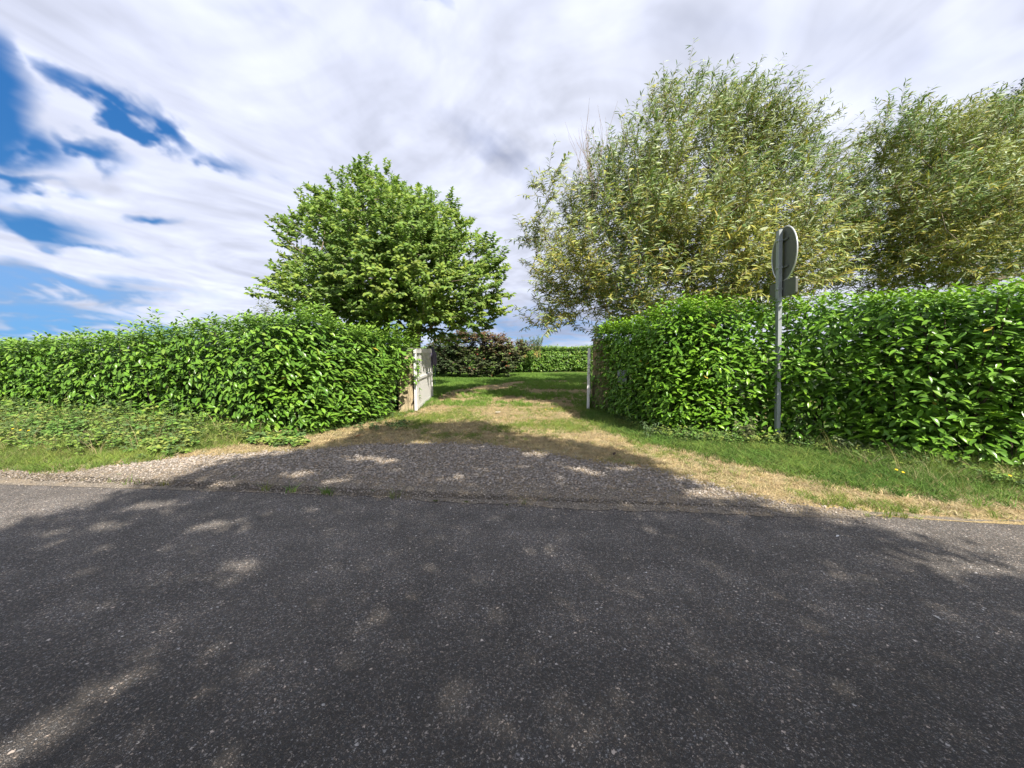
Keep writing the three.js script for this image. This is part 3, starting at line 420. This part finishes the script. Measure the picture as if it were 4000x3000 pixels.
{ // cloth hung over the free end of the left leaf
  const t = new THREE.Group(), dirG = V().subVectors(gl1, gl0).normalize(), nG = V(-dirG.z, 0, dirG.x), o = gl1.clone().addScaledVector(dirG, -0.22), top = 0.05 + 1.56; o.y = 0;
  const NX = 56, NY = 26, pos = [], idx = [], cen = gl1.clone().addScaledVector(dirG, 0.0).addScaledVector(nG, 0.03);
  for (let j = 0; j <= NY; j++) for (let i = 0; i <= NX; i++) {
    const v = j / NY, a = i / NX * Math.PI * 2, spread = lerp(0.35, 1, sstep(0, 0.35, v)) * lerp(1, 0.72, sstep(0.6, 1, v)), pleat = 1 + (0.16 * Math.sin(a * 5 + v * 3) + 0.09 * Math.sin(a * 9 + 1 - v * 5)) * sstep(0.05, 0.4, v);
    const across = Math.cos(a) * 0.105 * spread * pleat + 0.05 * v, along = Math.sin(a) * 0.15 * spread * pleat - 0.02, hem = 0.56 + 0.06 * Math.sin(a * 2 + 0.6) + 0.03 * Math.sin(a * 5);
    const p = cen.clone().addScaledVector(nG, across).addScaledVector(dirG, along); p.y = top + 0.055 * (1 - (1 - Math.min(1, spread)) * 0) * Math.cos(Math.min(1, v * 3) * 1.57) - hem * Math.pow(v, 1.15); pos.push(p.x, p.y, p.z);
    if (i && j) { const q = j * (NX + 1) + i, r = q - NX - 1; idx.push(r - 1, q - 1, r, q - 1, q, r); }
  }
  { const k = pos.length / 3, c = cen.clone().setY(top + 0.06); pos.push(c.x, c.y, c.z); for (let i = 0; i < NX; i++) idx.push(k, i, i + 1); }
  const g = new THREE.BufferGeometry(); g.setAttribute('position', new THREE.Float32BufferAttribute(pos, 3)); g.setIndex(idx); g.computeVertexNormals();
  const m = part(numbered('hanging_cloth'), g, new THREE.MeshPhysicalMaterial({ color: rgb(0.13, 0.12, 0.19), roughness: 1, sheen: 0.4, side: THREE.DoubleSide }), scene); tag(m, 'grey purple cloth draped over the end of the left gate leaf', 'cloth');
  const cord = new Tubes(5), c0 = o.clone().addScaledVector(dirG, 0.24).addScaledVector(nG, 0.09).setY(top - 0.5); cord.run([c0, c0.clone().add(V(0.02, -0.25, 0)), c0.clone().add(V(0.0, -0.5, 0)), c0.clone().add(V(0.015, -0.68, 0))], [0.006, 0.006, 0.006, 0.006]);
  tag(part(numbered('cord'), cord.geo(), std('turquoise_cord', rgb(0.25, 0.5, 0.48), 0.8), scene), 'thin turquoise cord hanging below the grey cloth on the gate', 'cord');
}
{ // letterbox lost in the end of the right hedge
  const p = at(2436, 1470, 8.45), t = thing('letterbox', 'small pale grey letterbox half buried in the right hedge', 'letterbox', p, -0.5); const gm = std('grey_enamel', rgb(0.26, 0.29, 0.34), 0.4);
  part('box', rbox(0.2, 0.24, 0.3, 0.01), gm, t); const f = part('flap', rbox(0.15, 0.035, 0.012), std('dark_slot', rgb(0.03, 0.03, 0.04), 0.5), t); f.position.set(0, 0.0, 0.157); const h = part('hood', rbox(0.22, 0.012, 0.33, 0.004), gm, t); h.position.set(0, 0.128, 0.01);
}

// ------------------------------------------------------------------ road sign, seen from behind
{
  const base = g3(3036, 1738), t = thing('road_sign', 'grey back of a round road sign with small plate on square post', 'road sign', base, 0);
  const lean = -0.044, turn = -0.21; t.rotation.set(0, turn, -lean);   // local x: the way the front faces (along the road), z: towards the road
  const post = std('painted_galvanised_post', rgb(0.33, 0.36, 0.37), 0.5, { metalness: 0.2 }), backM = std('aluminium_back', rgb(0.13, 0.138, 0.12), 0.5, { metalness: 0.3 }), edge = std('pale_rim', rgb(0.62, 0.63, 0.62), 0.4, { metalness: 0.4 });
  const H = 3.47; const po = part('post', rbox(0.056, H, 0.1, 0.006), post, t); po.position.y = H / 2 - 0.02;
  const R = 0.415, cy = H - R + 0.02;
  const disc = part('disc', new THREE.CylinderGeometry(R, R, 0.005, 72), backM, t); disc.rotation.z = Math.PI / 2; disc.position.set(0.066, cy, 0);
  const rim = part('rim', new THREE.TorusGeometry(R, 0.011, 8, 80), edge, disc); rim.rotation.x = Math.PI / 2;
  const facing = part('face', new THREE.CircleGeometry(R - 0.004, 64), std('white_reflective_face', rgb(0.75, 0.75, 0.75), 0.4), disc); facing.rotation.x = Math.PI / 2; facing.position.y = -0.0035;
  const pw = 0.86, ph = 0.25, sh = new THREE.Shape(), q = 0.03; sh.moveTo(-pw / 2 + q, -ph / 2); sh.lineTo(pw / 2 - q, -ph / 2); sh.absarc(pw / 2 - q, -ph / 2 + q, q, -Math.PI / 2, 0); sh.lineTo(pw / 2, ph / 2 - q); sh.absarc(pw / 2 - q, ph / 2 - q, q, 0, Math.PI / 2); sh.lineTo(-pw / 2 + q, ph / 2); sh.absarc(-pw / 2 + q, ph / 2 - q, q, Math.PI / 2, Math.PI); sh.lineTo(-pw / 2, -ph / 2 + q); sh.absarc(-pw / 2 + q, -ph / 2 + q, q, Math.PI, Math.PI * 1.5);
  const pg = new THREE.ExtrudeGeometry(sh, { depth: 0.026, bevelEnabled: true, bevelSize: 0.003, bevelThickness: 0.003, bevelSegments: 2 }); pg.rotateY(Math.PI / 2);
  const yp = cy - R - 0.005 - ph / 2; const plate = part('plate', pg, backM, t); plate.position.set(0.045, yp, 0);
  for (const y of [cy + 0.21, cy - 0.21, yp]) { const b = part('rail', rbox(0.014, 0.03, 0.34, 0.004), backM, t); b.position.set(0.048, y, 0); const c = part('clamp', rbox(0.074, 0.036, 0.104, 0.008), galv, t); c.position.set(0.0, y, 0); const bolt = part('bolt', new THREE.CylinderGeometry(0.009, 0.009, 0.02, 8), galv, c); bolt.rotation.z = Math.PI / 2; bolt.position.set(-0.04, 0, 0.03); }
}

// ------------------------------------------------------------------ grass, weeds, stones
const grassMat = leafMat('grass_blade', { gloss: 0.1, through: 0.3, coatRough: 0.6 });
const green1 = rgb(0.105, 0.215, 0.03), green2 = rgb(0.235, 0.31, 0.05), straw1 = rgb(0.56, 0.45, 0.26), straw2 = rgb(0.34, 0.26, 0.14), olive2 = rgb(0.25, 0.25, 0.07);
const greenness = (x, d) => fbm(x * 0.9 + 40, d * 0.9 + 12, 4) + 0.25 * (fbm(x * 3.1, d * 3.1, 2) - 0.5);
function clumpAt(sw, x, d, s, c, ys = 1) { const a = rnd() * 6.283, m = new THREE.Matrix4().makeRotationY(a).scale(V(s, s * ys, s)); m.setPosition(x, 0, -d); sw.add(m, c); }
{
  const stalks = new Swarm(), verge = new Swarm(), dry = new Swarm(), lawn = new Swarm(), mid = new Swarm();
  const nearHedge = (x, d) => { // depth of the hedge face at x
    const path = x < 0 ? hedgeLeftPath : hedgeRightPath; for (let i = 0; i + 1 < path.length; i++) { const a = path[i][0], b = path[i + 1][0]; if (x >= a.x && x < b.x) return -lerp(a.z, b.z, (x - a.x) / (b.x - a.x)); } return 99; };
  for (let i = 0; i < 150000; i++) {
    const d = rr(3.2, 11), x = rr(-17, 8.5); if (Math.abs(x) > d * 1.45 + 1 || d < roadEdge(x) + 0.03) continue;
    const p = V(x, 0, -d), hd = nearHedge(x, d); if (d > hd + 0.35) continue;
    const gr = inPoly(gravelPoly, x, -d), dr = inPoly(drivePoly, x + gauss() * 0.22, -d + gauss() * 0.18), g = greenness(x, d);
    if (gr) { const eg = gravelTop.reduce((b, q) => Math.abs(q.x - x) < Math.abs(b.x - x) ? q : b).z; if (rnd() < 0.035 + 0.85 * Math.exp(-Math.max(0, -eg - d) / (0.3 + 0.6 * fbm(x * 1.2, 8, 3)))  + 0.28 * sstep(0.46, 0.62, fbm(x * 1.9, d * 2.6 + 30, 3)) * sstep(roadEdge(x) + 0.2, roadEdge(x) + 0.7, d) + 0.6 * sstep(0.5, 0.68, g) * sstep(roadEdge(x) + 0.35, roadEdge(x) + 1.3, d)) clumpAt(dry, x, d, rr(0.5, 0.9), jit(mixc(straw1, straw2, rnd()), 0.2), 0.6); if (rnd() < 0.004) clumpAt(mid, x, d, rr(0.3, 0.6), jit(green1), 0.7); continue; }
    if (dr) {
      const gg = 0.9 * sstep(0.53, 0.74, g + rr(-0.15, 0.15) + 0.12 * sstep(6.4, 8.6, d) + 0.13 * sstep(1.6, 3.2, x) - 0.05);
      if (rnd() < gg) clumpAt(mid, x, d, rr(0.45, 1.0), jit(mixc(green2, rnd() < 0.4 ? olive2 : green1, rnd()), 0.2)); else if (rnd() < 0.9) clumpAt(dry, x, d, rr(0.7, 1.5), jit(mixc(straw1, rnd() < 0.3 ? olive2 : straw2, rnd()), 0.35), rr(0.5, 1.3));
      continue;
    }
    const wild = x < 0 ? sstep(-3.6, -6.5, x) : sstep(3.6, 5.8, x) * 0.4, close = sstep(1.2, 0.1, hd - d), edgeG = -(gravelTop.reduce((b, q) => Math.abs(q.x - x) < Math.abs(b.x - x) ? q : b).z), off = d - edgeG;
    if (rnd() < 0.02 * wild * sstep(0.4, 1.2, off)) clumpAt(stalks, x, d, rr(0.5, 1.1), jit(mixc(straw1, olive2, rnd()), 0.25)); const rim = sstep(1.3, 0.1, off) * 0.75 * (1 - wild * 0.6 * (x < 0 ? 1.4 : 0.3)) + 0.12;
    if (rnd() < rim * (1.25 - g)) clumpAt(dry, x, d, rr(0.6, 1.1), jit(mixc(straw1, straw2, rnd() * 0.6), 0.2));
    else { const c = mixc(mixc(green1, green2, clamp(g * 2 - 0.6 + rr(-0.3, 0.3))), olive2, rnd() < 0.2 ? rr(0.2, 1) : 0); c.multiplyScalar(x < -3 ? lerp(1, 0.72 + 0.5 * fbm(x * 2.2, d * 2.2, 2), wild) : 1); if (wild > 0.2 && rnd() < 0.6) clumpAt(verge, x, d, rr(0.45, 0.95) * lerp(0.4, 1, sstep(0.1, 1.6, off)) * (1 + (x < 0 ? 0.9 : 0.3) * close), jit(rnd() < 0.14 ? mixc(c, straw1, 0.7) : c, 0.35), 1 + 0.4 * sstep(0.5, 0.75, fbm(x * 1.3 + 3, d * 1.7, 3))); else clumpAt(mid, x, d, rr(0.6, 1.4) * (1 + 0.2 * close), jit(c, 0.35)); }
  }
  for (let i = 0; i < 42000; i++) {
    const d = 10.5 + 15.5 * Math.pow(rnd(), 1.25), x = rr(-5.2, 5.2); if (Math.abs(x) > d * 0.27 + 0.4) continue; const g = greenness(x, d), dr = inPoly(drivePoly, x, -d);
    if (dr && rnd() > 0.85 * sstep(0.46, 0.72, g + rr(-0.15, 0.15))) clumpAt(dry, x, d, rr(0.9, 1.5), jit(mixc(straw1, straw2, rnd()), 0.2)); else clumpAt(lawn, x, d, rr(0.8, 1.7), jit(mixc(rgb(0.09, 0.20, 0.025), rgb(0.20, 0.32, 0.045), clamp(g + rr(-0.3, 0.3))), 0.2));
  }
  const setStuff = (o, label, cat) => tag(o, label, cat);
  setStuff(verge.build('verge_grass', bladeClump(9, 0.34, 0.05, 0.9, 0.0045, 4), grassMat), 'long uncut grass on the verges below the hedges', 'grass');
  setStuff(stalks.build('grass_stalks', bladeClump(6, 0.62, 0.07, 0.55, 0.0028, 4), grassMat), 'tall thin seeding grass stalks rising from the verges', 'grass');
  setStuff(mid.build('short_grass', bladeClump(10, 0.11, 0.035, 0.8, 0.004, 3), grassMat), 'short green grass beside and across the driveway', 'grass');
  setStuff(dry.build('dry_grass', bladeClump(11, 0.055, 0.05, 2.2, 0.0035, 3), leafMat('straw_blade', { through: 0.15 })), 'dry straw coloured grass along the driveway and gravel edge', 'grass');
  setStuff(lawn.build('lawn_grass', bladeClump(10, 0.10, 0.05, 0.7, 0.006, 3), grassMat), 'green lawn grass in the garden beyond the gate', 'grass');
}
{ // loose stones
  const sw = new Swarm(), g = new THREE.IcosahedronGeometry(1, 0); { const p = g.attributes.position; for (let i = 0; i < p.count; i++) { const k = 0.75 + 0.5 * hash2(Math.round(p.getX(i) * 50), Math.round(p.getY(i) * 50 + p.getZ(i) * 90)); p.setXYZ(i, p.getX(i) * k, p.getY(i) * k * 0.6, p.getZ(i) * k); } g.computeVertexNormals(); }
  const m = new THREE.Matrix4(), e = new THREE.Euler();
  for (let i = 0, k = 0; k < 40000 && i < 400000; i++) { const x = rr(-10, 6), d = rr(3.3, 7.2); const near = d - roadEdge(x); if (near < -0.3 || !inPoly(gravelPoly, x + gauss() * 0.15, -Math.max(d - Math.abs(gauss()) * 0.3 * (rnd() < 0.5 ? 1 : 0.2), roadEdge(x) + 0.2)) || (near < 0.06 && rnd() > Math.exp((near - 0.06) * 13))) continue; if (rnd() > 0.7 + 0.3 * sstep(0, 0.8, near) * (0.4 + fbm(x * 1.3, d * 1.3, 3))) continue; k++; const s = 0.004 + 0.009 * Math.pow(rnd(), 2.2) * (0.6 + sstep(0.1, 0.9, near)); m.makeRotationFromEuler(e.set(gauss() * 0.5, rnd() * 6.28, gauss() * 0.5)); m.scale(V(s * rr(0.8, 1.5), s, s)); m.setPosition(x, 0.012 + s * 0.25, -d); const v = 0.15 + 0.20 * rnd() + (rnd() < 0.02 ? 0.2 : 0), w = rnd() < 0.2 ? 0.8 : 1; sw.add(m.clone(), rgb(v * 1.14, v * 1.0 * (w < 1 ? 0.9 : 1), v * (w < 1 ? 0.66 : 0.86))); }
  tag(sw.build('gravel_stones', g, std('stone', 0xffffff, 0.85)), 'loose grey stones lying on the gravel shoulder', 'gravel');
}
{ // broad leaved weeds, brambles and ivy at the foot of the hedges
  const sw = new Swarm(), tw = new Tubes(3), fl = [];
  const weed = (x, d, h, n, c, sz) => { const b = V(x, 0, -d); for (let k = 0; k < n; k++) { const top = b.clone().add(V(gauss() * h * 0.5, h * rr(0.5, 1), gauss() * h * 0.4)), m = V().lerpVectors(b, top, 0.5).add(V(0, 0.04, 0)); tw.run([b, m, top], [0.003, 0.0025, 0.0015]); const q = Math.round(5 + h * 12); for (let i = 0; i < q; i++) { const f = rr(0.25, 1), p = f < 0.5 ? V().lerpVectors(b, m, f * 2) : V().lerpVectors(m, top, f * 2 - 1), a = rnd() * 6.283; sw.add(frame(p, V(Math.cos(a), rr(-0.2, 0.4), Math.sin(a)), V(gauss() * 0.5, 1, gauss() * 0.5 + 0.3), sz * rr(0.6, 1.2)), jit(c, 0.22)); } } };
  const wc = [rgb(0.13, 0.26, 0.04), rgb(0.20, 0.31, 0.045), rgb(0.28, 0.34, 0.07), rgb(0.11, 0.19, 0.05)];
  for (let i = 0; i < 900; i++) { const x = rr(-15, -3.4), f = rnd(), hz = lerp(6.75, 8.15, clamp((-x - 4.7) / 6.3, -0.3, 1.4)), ed = 4.9 + 0.1 * (-x - 6), d = lerp(Math.max(ed, roadEdge(x) + 0.9), hz, Math.pow(f, 0.7)); const w = sstep(-4, -6.5, x); if (d > hz + 0.2 || (w < 0.3 && d < hz - 0.5)) continue; weed(x, d, rr(0.2, 0.8) * (0.3 + 0.7 * w) * (0.45 + 0.55 * f), 4, wc[Math.floor(rnd() * 4)], rr(0.05, 0.1)); }
  for (let i = 0; i < 560; i++) { const x = rr(2.3, 8), path = hedgeRightPath; let hz = 6; for (let k = 0; k + 1 < path.length; k++) if (x >= path[k][0].x && x < path[k + 1][0].x) hz = -lerp(path[k][0].z, path[k + 1][0].z, (x - path[k][0].x) / (path[k + 1][0].x - path[k][0].x)); const d = hz - rr(-0.1, 0.35 + 0.5 * sstep(4.6, 6.2, x)); weed(x, d, rr(0.08, 0.3), 3, wc[Math.floor(rnd() * 4)], rr(0.03, 0.06)); }
  for (let i = 0; i < 120; i++) { const p = G(rr(1150, 1600), 0 + rr(1610, 1690)); const hd = lerp(1690, 1606, (((p.x / -p.z) * 1500 + 2000) - 1150) / 450); weed(p.x, -p.z, rr(0.06, 0.16), 2, wc[3], 0.05); }
  const o = thing('weeds', 'leafy weeds, brambles and ivy at the foot of the hedges', 'weeds'); o.userData.kind = 'stuff';
  part('stalks', tw.geo(), std('green_stalk', rgb(0.12, 0.16, 0.05), 0.9), o, 'stuff'); sw.build('foliage', leafGeo(0.6, { segs: 2, fold: 0.2, droop: 0.15 }), leafMat('weed_leaf', { gloss: 0.2 }), o);
}
// a tall weed at the foot of the sign post
function tallWeed(name, label, p, h, n, c, lean) {
  const t = thing(name, label, 'weed', p), tw = new Tubes(4), sw = new Swarm();
  for (let k = 0; k < n; k++) { const a = rnd() * 6.283, top = V(Math.cos(a) * h * 0.35 + lean * h, h * rr(0.6, 1), Math.sin(a) * h * 0.3), m = V().lerpVectors(V(0, 0, 0), top, 0.5).add(V(0, h * 0.1, 0)); tw.run([V(0, 0, 0), m, top], [0.005, 0.004, 0.002]); for (let i = 0; i < 22; i++) { const f = rr(0.15, 1), q = f < 0.5 ? V().lerpVectors(V(), m, f * 2) : V().lerpVectors(m, top, f * 2 - 1), b = rnd() * 6.283; sw.add(frame(q, V(Math.cos(b), rr(-0.3, 0.5), Math.sin(b)), V(gauss() * 0.5, 1, gauss() * 0.5), rr(0.05, 0.1)), jit(c, 0.2)); } }
  part('stalks', tw.geo(), std('green_stalk', rgb(0.15, 0.18, 0.07), 0.9), t); sw.build('foliage', leafGeo(0.28, { segs: 3, fold: 0.2, droop: 0.35 }), leafMat('weed_leaf', { gloss: 0.1 }), t);
}
tallWeed('weed_plant', 'drooping pale green weed left of the sign post foot', g3(2930, 1742), 0.5, 8, rgb(0.19, 0.22, 0.09), -0.15);
tallWeed('weed_plant', 'feathery upright green weed right of the sign post', g3(3090, 1745), 0.8, 5, rgb(0.12, 0.19, 0.07), 0.02);
tallWeed('weed_plant', 'thin stemmed weed before the dark end of the right hedge', g3(2530, 1720), 0.45, 4, rgb(0.10, 0.17, 0.06), 0.1);
tallWeed('weed_plant', 'leggy weed against the face of the left hedge above the grass', g3(480, 1680), 0.95, 5, rgb(0.13, 0.19, 0.06), 0.05);
tallWeed('weed_plant', 'low branching weed beneath the right hedge near the right edge', g3(3300, 1785), 0.4, 5, rgb(0.13, 0.18, 0.07), 0.0);
{ // dry stalks cut and left below the left hedge
  const t = new Tubes(4), o = g3(1075, 1705); for (let k = 0; k < 26; k++) { const p = o.clone().add(V(gauss() * 0.22, 0.02 + rnd() * 0.03, gauss() * 0.06)), a = rr(-0.5, 0.5), l = rr(0.12, 0.38); t.run([p, p.clone().add(V(Math.cos(a) * l * 0.5, rr(0.02, 0.09), -Math.sin(a) * l * 0.4)), p.clone().add(V(Math.cos(a) * l, rr(0, 0.1), -Math.sin(a) * l * 0.7))], [0.006, 0.005, 0.003]); }
  tag(part(numbered('dry_stalks'), t.geo(), std('dry_stalk', rgb(0.42, 0.30, 0.16), 0.9), scene), 'heap of dry broken stalks under the left hedge', 'dry stalks');
  const u = new Tubes(4); for (const [a, b, y] of [[[3300, 1785], [3600, 1800], 0.22], [[3390, 1800], [3590, 1752], 0.3], [[3480, 1800], [3750, 1840], 0.16], [[3560, 1830], [3800, 1850], 0.12], [[3620, 1790], [3780, 1880], 0.2]]) { const p = g3(...a).setY(0.06), q = g3(...b).setY(y); u.run([p, V().lerpVectors(p, q, 0.5).add(V(0, 0.05, 0)), q], [0.006, 0.005, 0.003]); }
  tag(part(numbered('dry_stalks'), u.geo(), std('dry_stalk', rgb(0.42, 0.30, 0.16), 0.9), scene), 'long dry straw stems lying over the grass below the right hedge', 'dry stalks');
}
{ // yellow flowers
  const petal = leafGeo(0.45, { segs: 2, fold: 0.1, droop: -0.2 }), ym = std('yellow_petal', rgb(0.75, 0.5, 0.01), 0.7), sm = std('flower_stalk', rgb(0.1, 0.17, 0.04), 0.9), gs = []; for (let k = 0; k < 9; k++) { const g = petal.clone(); g.scale(0.017, 0.017, 0.017); g.rotateY(k * 0.698); gs.push(g); }
  const head = mergeGeometries(gs);
  const spots = [[50, 1675, 0.42, 'yellow wildflower in the tall weeds at the left edge, leftmost'], [80, 1680, 0.36, 'yellow wildflower in the left weeds, second from the left edge'], [112, 1682, 0.4, 'yellow wildflower in the left weeds, rightmost of three'], [2132, 1600, 0.10, 'yellow dandelion in the grass before the right gate leaf, left one'], [2157, 1595, 0.14, 'yellow dandelion in the grass before the right gate leaf, right one'], [3528, 1845, 0.17, 'small yellow flower in the right verge, nearer the sign'], [3502, 1835, 0.18, 'small yellow flower in the right verge, upper one'], [3945, 1858, 0.2, 'yellow flower in the long grass at the right edge']];
  for (const [px, py, h, l] of spots) { const p = at(px, py, 1), r = p.sub(camera.position), k = (h - EYE) / r.y; const pos = camera.position.clone().addScaledVector(r, k); const t = thing('yellow_flower', l, 'flower', V(pos.x, 0, pos.z), 0, 'yellow wildflowers in the grass'); const hd = part('petals', head, ym, t); hd.position.y = h; hd.rotation.x = 0.4; const st = new Tubes(4); st.run([V(0, 0, 0), V(0.01, h / 2, 0), V(0, h, 0)], [0.002, 0.002, 0.002]); part('stalk', st.geo(), sm, t); }
}
// litter and leaves
function scrap(name, label, cat, p, w, l, turn, c, rough = 0.7) { const g = new THREE.PlaneGeometry(w, l, 5, 5); g.rotateX(-Math.PI / 2); const q = g.attributes.position; for (let i = 0; i < q.count; i++) { const x = q.getX(i) / w, z = q.getZ(i) / l; q.setY(i, 0.012 * (x * x * 2 + Math.sin(z * 5) * 0.4) + 0.3 * w * z * z); } g.computeVertexNormals(); const m = part(numbered(name), g, std(name + '_surface', c, rough, { side: THREE.DoubleSide }), scene); m.position.copy(p); m.rotation.y = turn; tag(m, label, cat); }
scrap('paper_scrap', 'small white scrap of paper lying on the driveway before the gate', 'litter', g3(1946, 1620).setY(0.06), 0.11, 0.07, 0.2, rgb(0.8, 0.8, 0.8));
function fallenLeaf(label, p, s, c, turn) { const m = part(numbered('fallen_leaf'), leafGeo(0.5, { segs: 4, droop: -0.25, fold: 0.3 }), std('dead_leaf', c, 0.9, { side: THREE.DoubleSide }), scene); m.scale.setScalar(s); m.position.copy(p); m.rotation.set(0, turn, 0.1); tag(m, label, 'leaf'); }
fallenLeaf('pale fallen leaf on the asphalt at the right side of the foreground', g3(3680, 2443).setY(0.03), 0.04, rgb(0.5, 0.48, 0.44), 2.4);
fallenLeaf('tiny white leaf on the road below the sign post', g3(3265, 2111).setY(0.03), 0.035, rgb(0.6, 0.6, 0.58), 0.3);
fallenLeaf('dark curled dead leaf on the dry grass right of the driveway', g3(2395, 1790).setY(0.04), 0.09, rgb(0.05, 0.03, 0.02), 1);
fallenLeaf('small brown dead leaf on the dry grass near the gravel', g3(2503, 1833).setY(0.03), 0.06, rgb(0.09, 0.05, 0.03), 2);
fallenLeaf('orange brown dead leaf on the grass left of the driveway', g3(1385, 1716).setY(0.04), 0.12, rgb(0.36, 0.15, 0.06), 0.2);
{ // moss tufts at the asphalt edge
  for (const [px, py, l, s] of [[1702, 1962, 'green moss tuft on the asphalt edge, leftmost and largest', 0.055], [1820, 1966, 'flat moss tuft on the asphalt edge, middle of three', 0.05], [1978, 1978, 'small moss tuft on the asphalt edge, rightmost of three', 0.035]]) { const g = bladeClump(60, 0.02, s * 0.35, 1.2, 0.002, 2); g.scale(1.4, 1, 0.7); const m = part(numbered('moss_tuft'), g, std('moss', rgb(0.09, 0.11, 0.03), 1, { side: THREE.DoubleSide }), scene); m.position.copy(g3(px, py)).setY(0.012); tag(m, l, 'moss', 'moss tufts on the asphalt edge'); }
}

// ------------------------------------------------------------------ the tree behind the photographer that shades the road
{
  const shade = [[-1500, 3000], [-900, 2500], [-500, 2230], [0, 2085], [250, 2010], [420, 1960], [600, 1905], [720, 1850], [850, 1815], [1100, 1775], [1300, 1735], [1430, 1680], [1560, 1648], [1700, 1660], [1850, 1648], [1930, 1662], [2000, 1705], [2120, 1712], [2280, 1735], [2420, 1775], [2560, 1825], [2620, 1870], [2900, 1960], [3120, 2005], [3400, 2085], [3700, 2145], [4000, 2225], [4500, 2380], [5200, 3000]].map(p => G(...p));
  const poly = [...shade, V(6.0, 0, 3.5), V(3, 0, 6), V(-2, 0, 6), V(-5, 0, 3)];
  // openings through which the sun reaches the road: [px, py, along, across, turn]
  const gaps = [[1752, 2745, 0.075, 0.045, 1.45], [250, 2800, 0.24, 0.06, 1.2], [2270, 2860, 0.02, 0.08, 0.1], [940, 2215, 0.10, 0.05, 0.3], [900, 2040, 0.22, 0.06, 0.5], [600, 1970, 0.2, 0.07, 0.2], [380, 2060, 0.16, 0.05, 0.3], [870, 1890, 0.15, 0.08, 0.4], [3600, 2200, 0.16, 0.07, -0.5], [3850, 2215, 0.2, 0.08, -0.3], [2740, 1930, 0.22, 0.12, -0.2], [2250, 1830, 0.12, 0.06, 0], [2320, 1850, 0.10, 0.06, 0], [1310, 1880, 0.1, 0.07, 0.2], [1500, 1800, 0.12, 0.07, 0], [2060, 1680, 0.3, 0.12, 0], [1420, 1790, 0.16, 0.06, 0.2], [1640, 1730, 0.2, 0.07, 0], [2080, 1775, 0.18, 0.07, -0.1], [2420, 1835, 0.14, 0.06, -0.2], [1180, 1850, 0.16, 0.06, 0.3], [1760, 1870, 0.1, 0.05, 0]].map(([px, py, a, b, r]) => ({ p: G(px, py), a, b, c: Math.cos(r), s: Math.sin(r) }));
  const lift = (x, z, h) => V(x + SUN.x / SUN.y * h, h, z + SUN.z / SUN.y * h);
  const tips = []; let tries = 0;
  for (let gx = -7; gx < 7; gx += 0.16) for (let gz = -8.6; gz < 4.5; gz += 0.16) { const x = gx + rr(-0.1, 0.1), z = gz + rr(-0.1, 0.1); tries++; if (!inPoly(poly, x, z)) continue; const e = clamp((z + 8.6) / 6), h = lerp(rr(8.2, 11.5), rr(5.5, 10.5), e); tips.push({ p: lift(x, z, h), g: [x, z] }); }
  const b0 = V(3.1, 0, 2.9), base = [b0, b0.clone().add(V(0.05, 1.4, 0)), b0.clone().add(V(0, 2.8, 0.1)), b0.clone().add(V(0.1, 4.4, 0.1)), b0.clone().add(V(0.05, 6, 0))];
  const t = thing('shade_tree', 'broad leafy tree behind the photographer, shading the road', 'tree'), free = (x, z, k) => !gaps.some(q => { const dx = x - q.p.x, dz = -(z - q.p.z), u = (dx * q.c + dz * q.s) / (q.a + 0.04 + k), v = (-dx * q.s + dz * q.c) / (q.b + 0.035 + k); return u * u + v * v < 1; });
  const nodes = skeleton(base, tips.filter((q, i) => i % 5 === 0 && free(q.g[0], q.g[1], 0.06)), { step: 0.5, tipR: 0.006, maxR: 0.22 }); const [tg, lg] = woodGeo(nodes, base.length); part('trunk', tg, bark, t); part('limbs', lg, bark, t);
  const sw = new Swarm();
  for (const q of tips) for (let i = 0; i < 17; i++) { const p = q.p.clone().add(V(gauss() * 0.24, gauss() * 0.2, gauss() * 0.24)); const gx = p.x - SUN.x / SUN.y * p.y, gz = p.z - SUN.z / SUN.y * p.y; if (!free(gx, gz, 0.035)) continue; const a = rnd() * 6.283; sw.add(frame(p, V(Math.cos(a), gauss() * 0.4 - 0.2, Math.sin(a)), V(gauss() * 0.6, 1, gauss() * 0.6), rr(0.12, 0.19)), jit(rgb(0.06, 0.12, 0.02), 0.2)); }
  sw.build('crown', leafGeo(0.6, { segs: 2 }), leafMat('shade_leaf', { through: 0.2 }), t);
}

renderer.render(scene, camera);
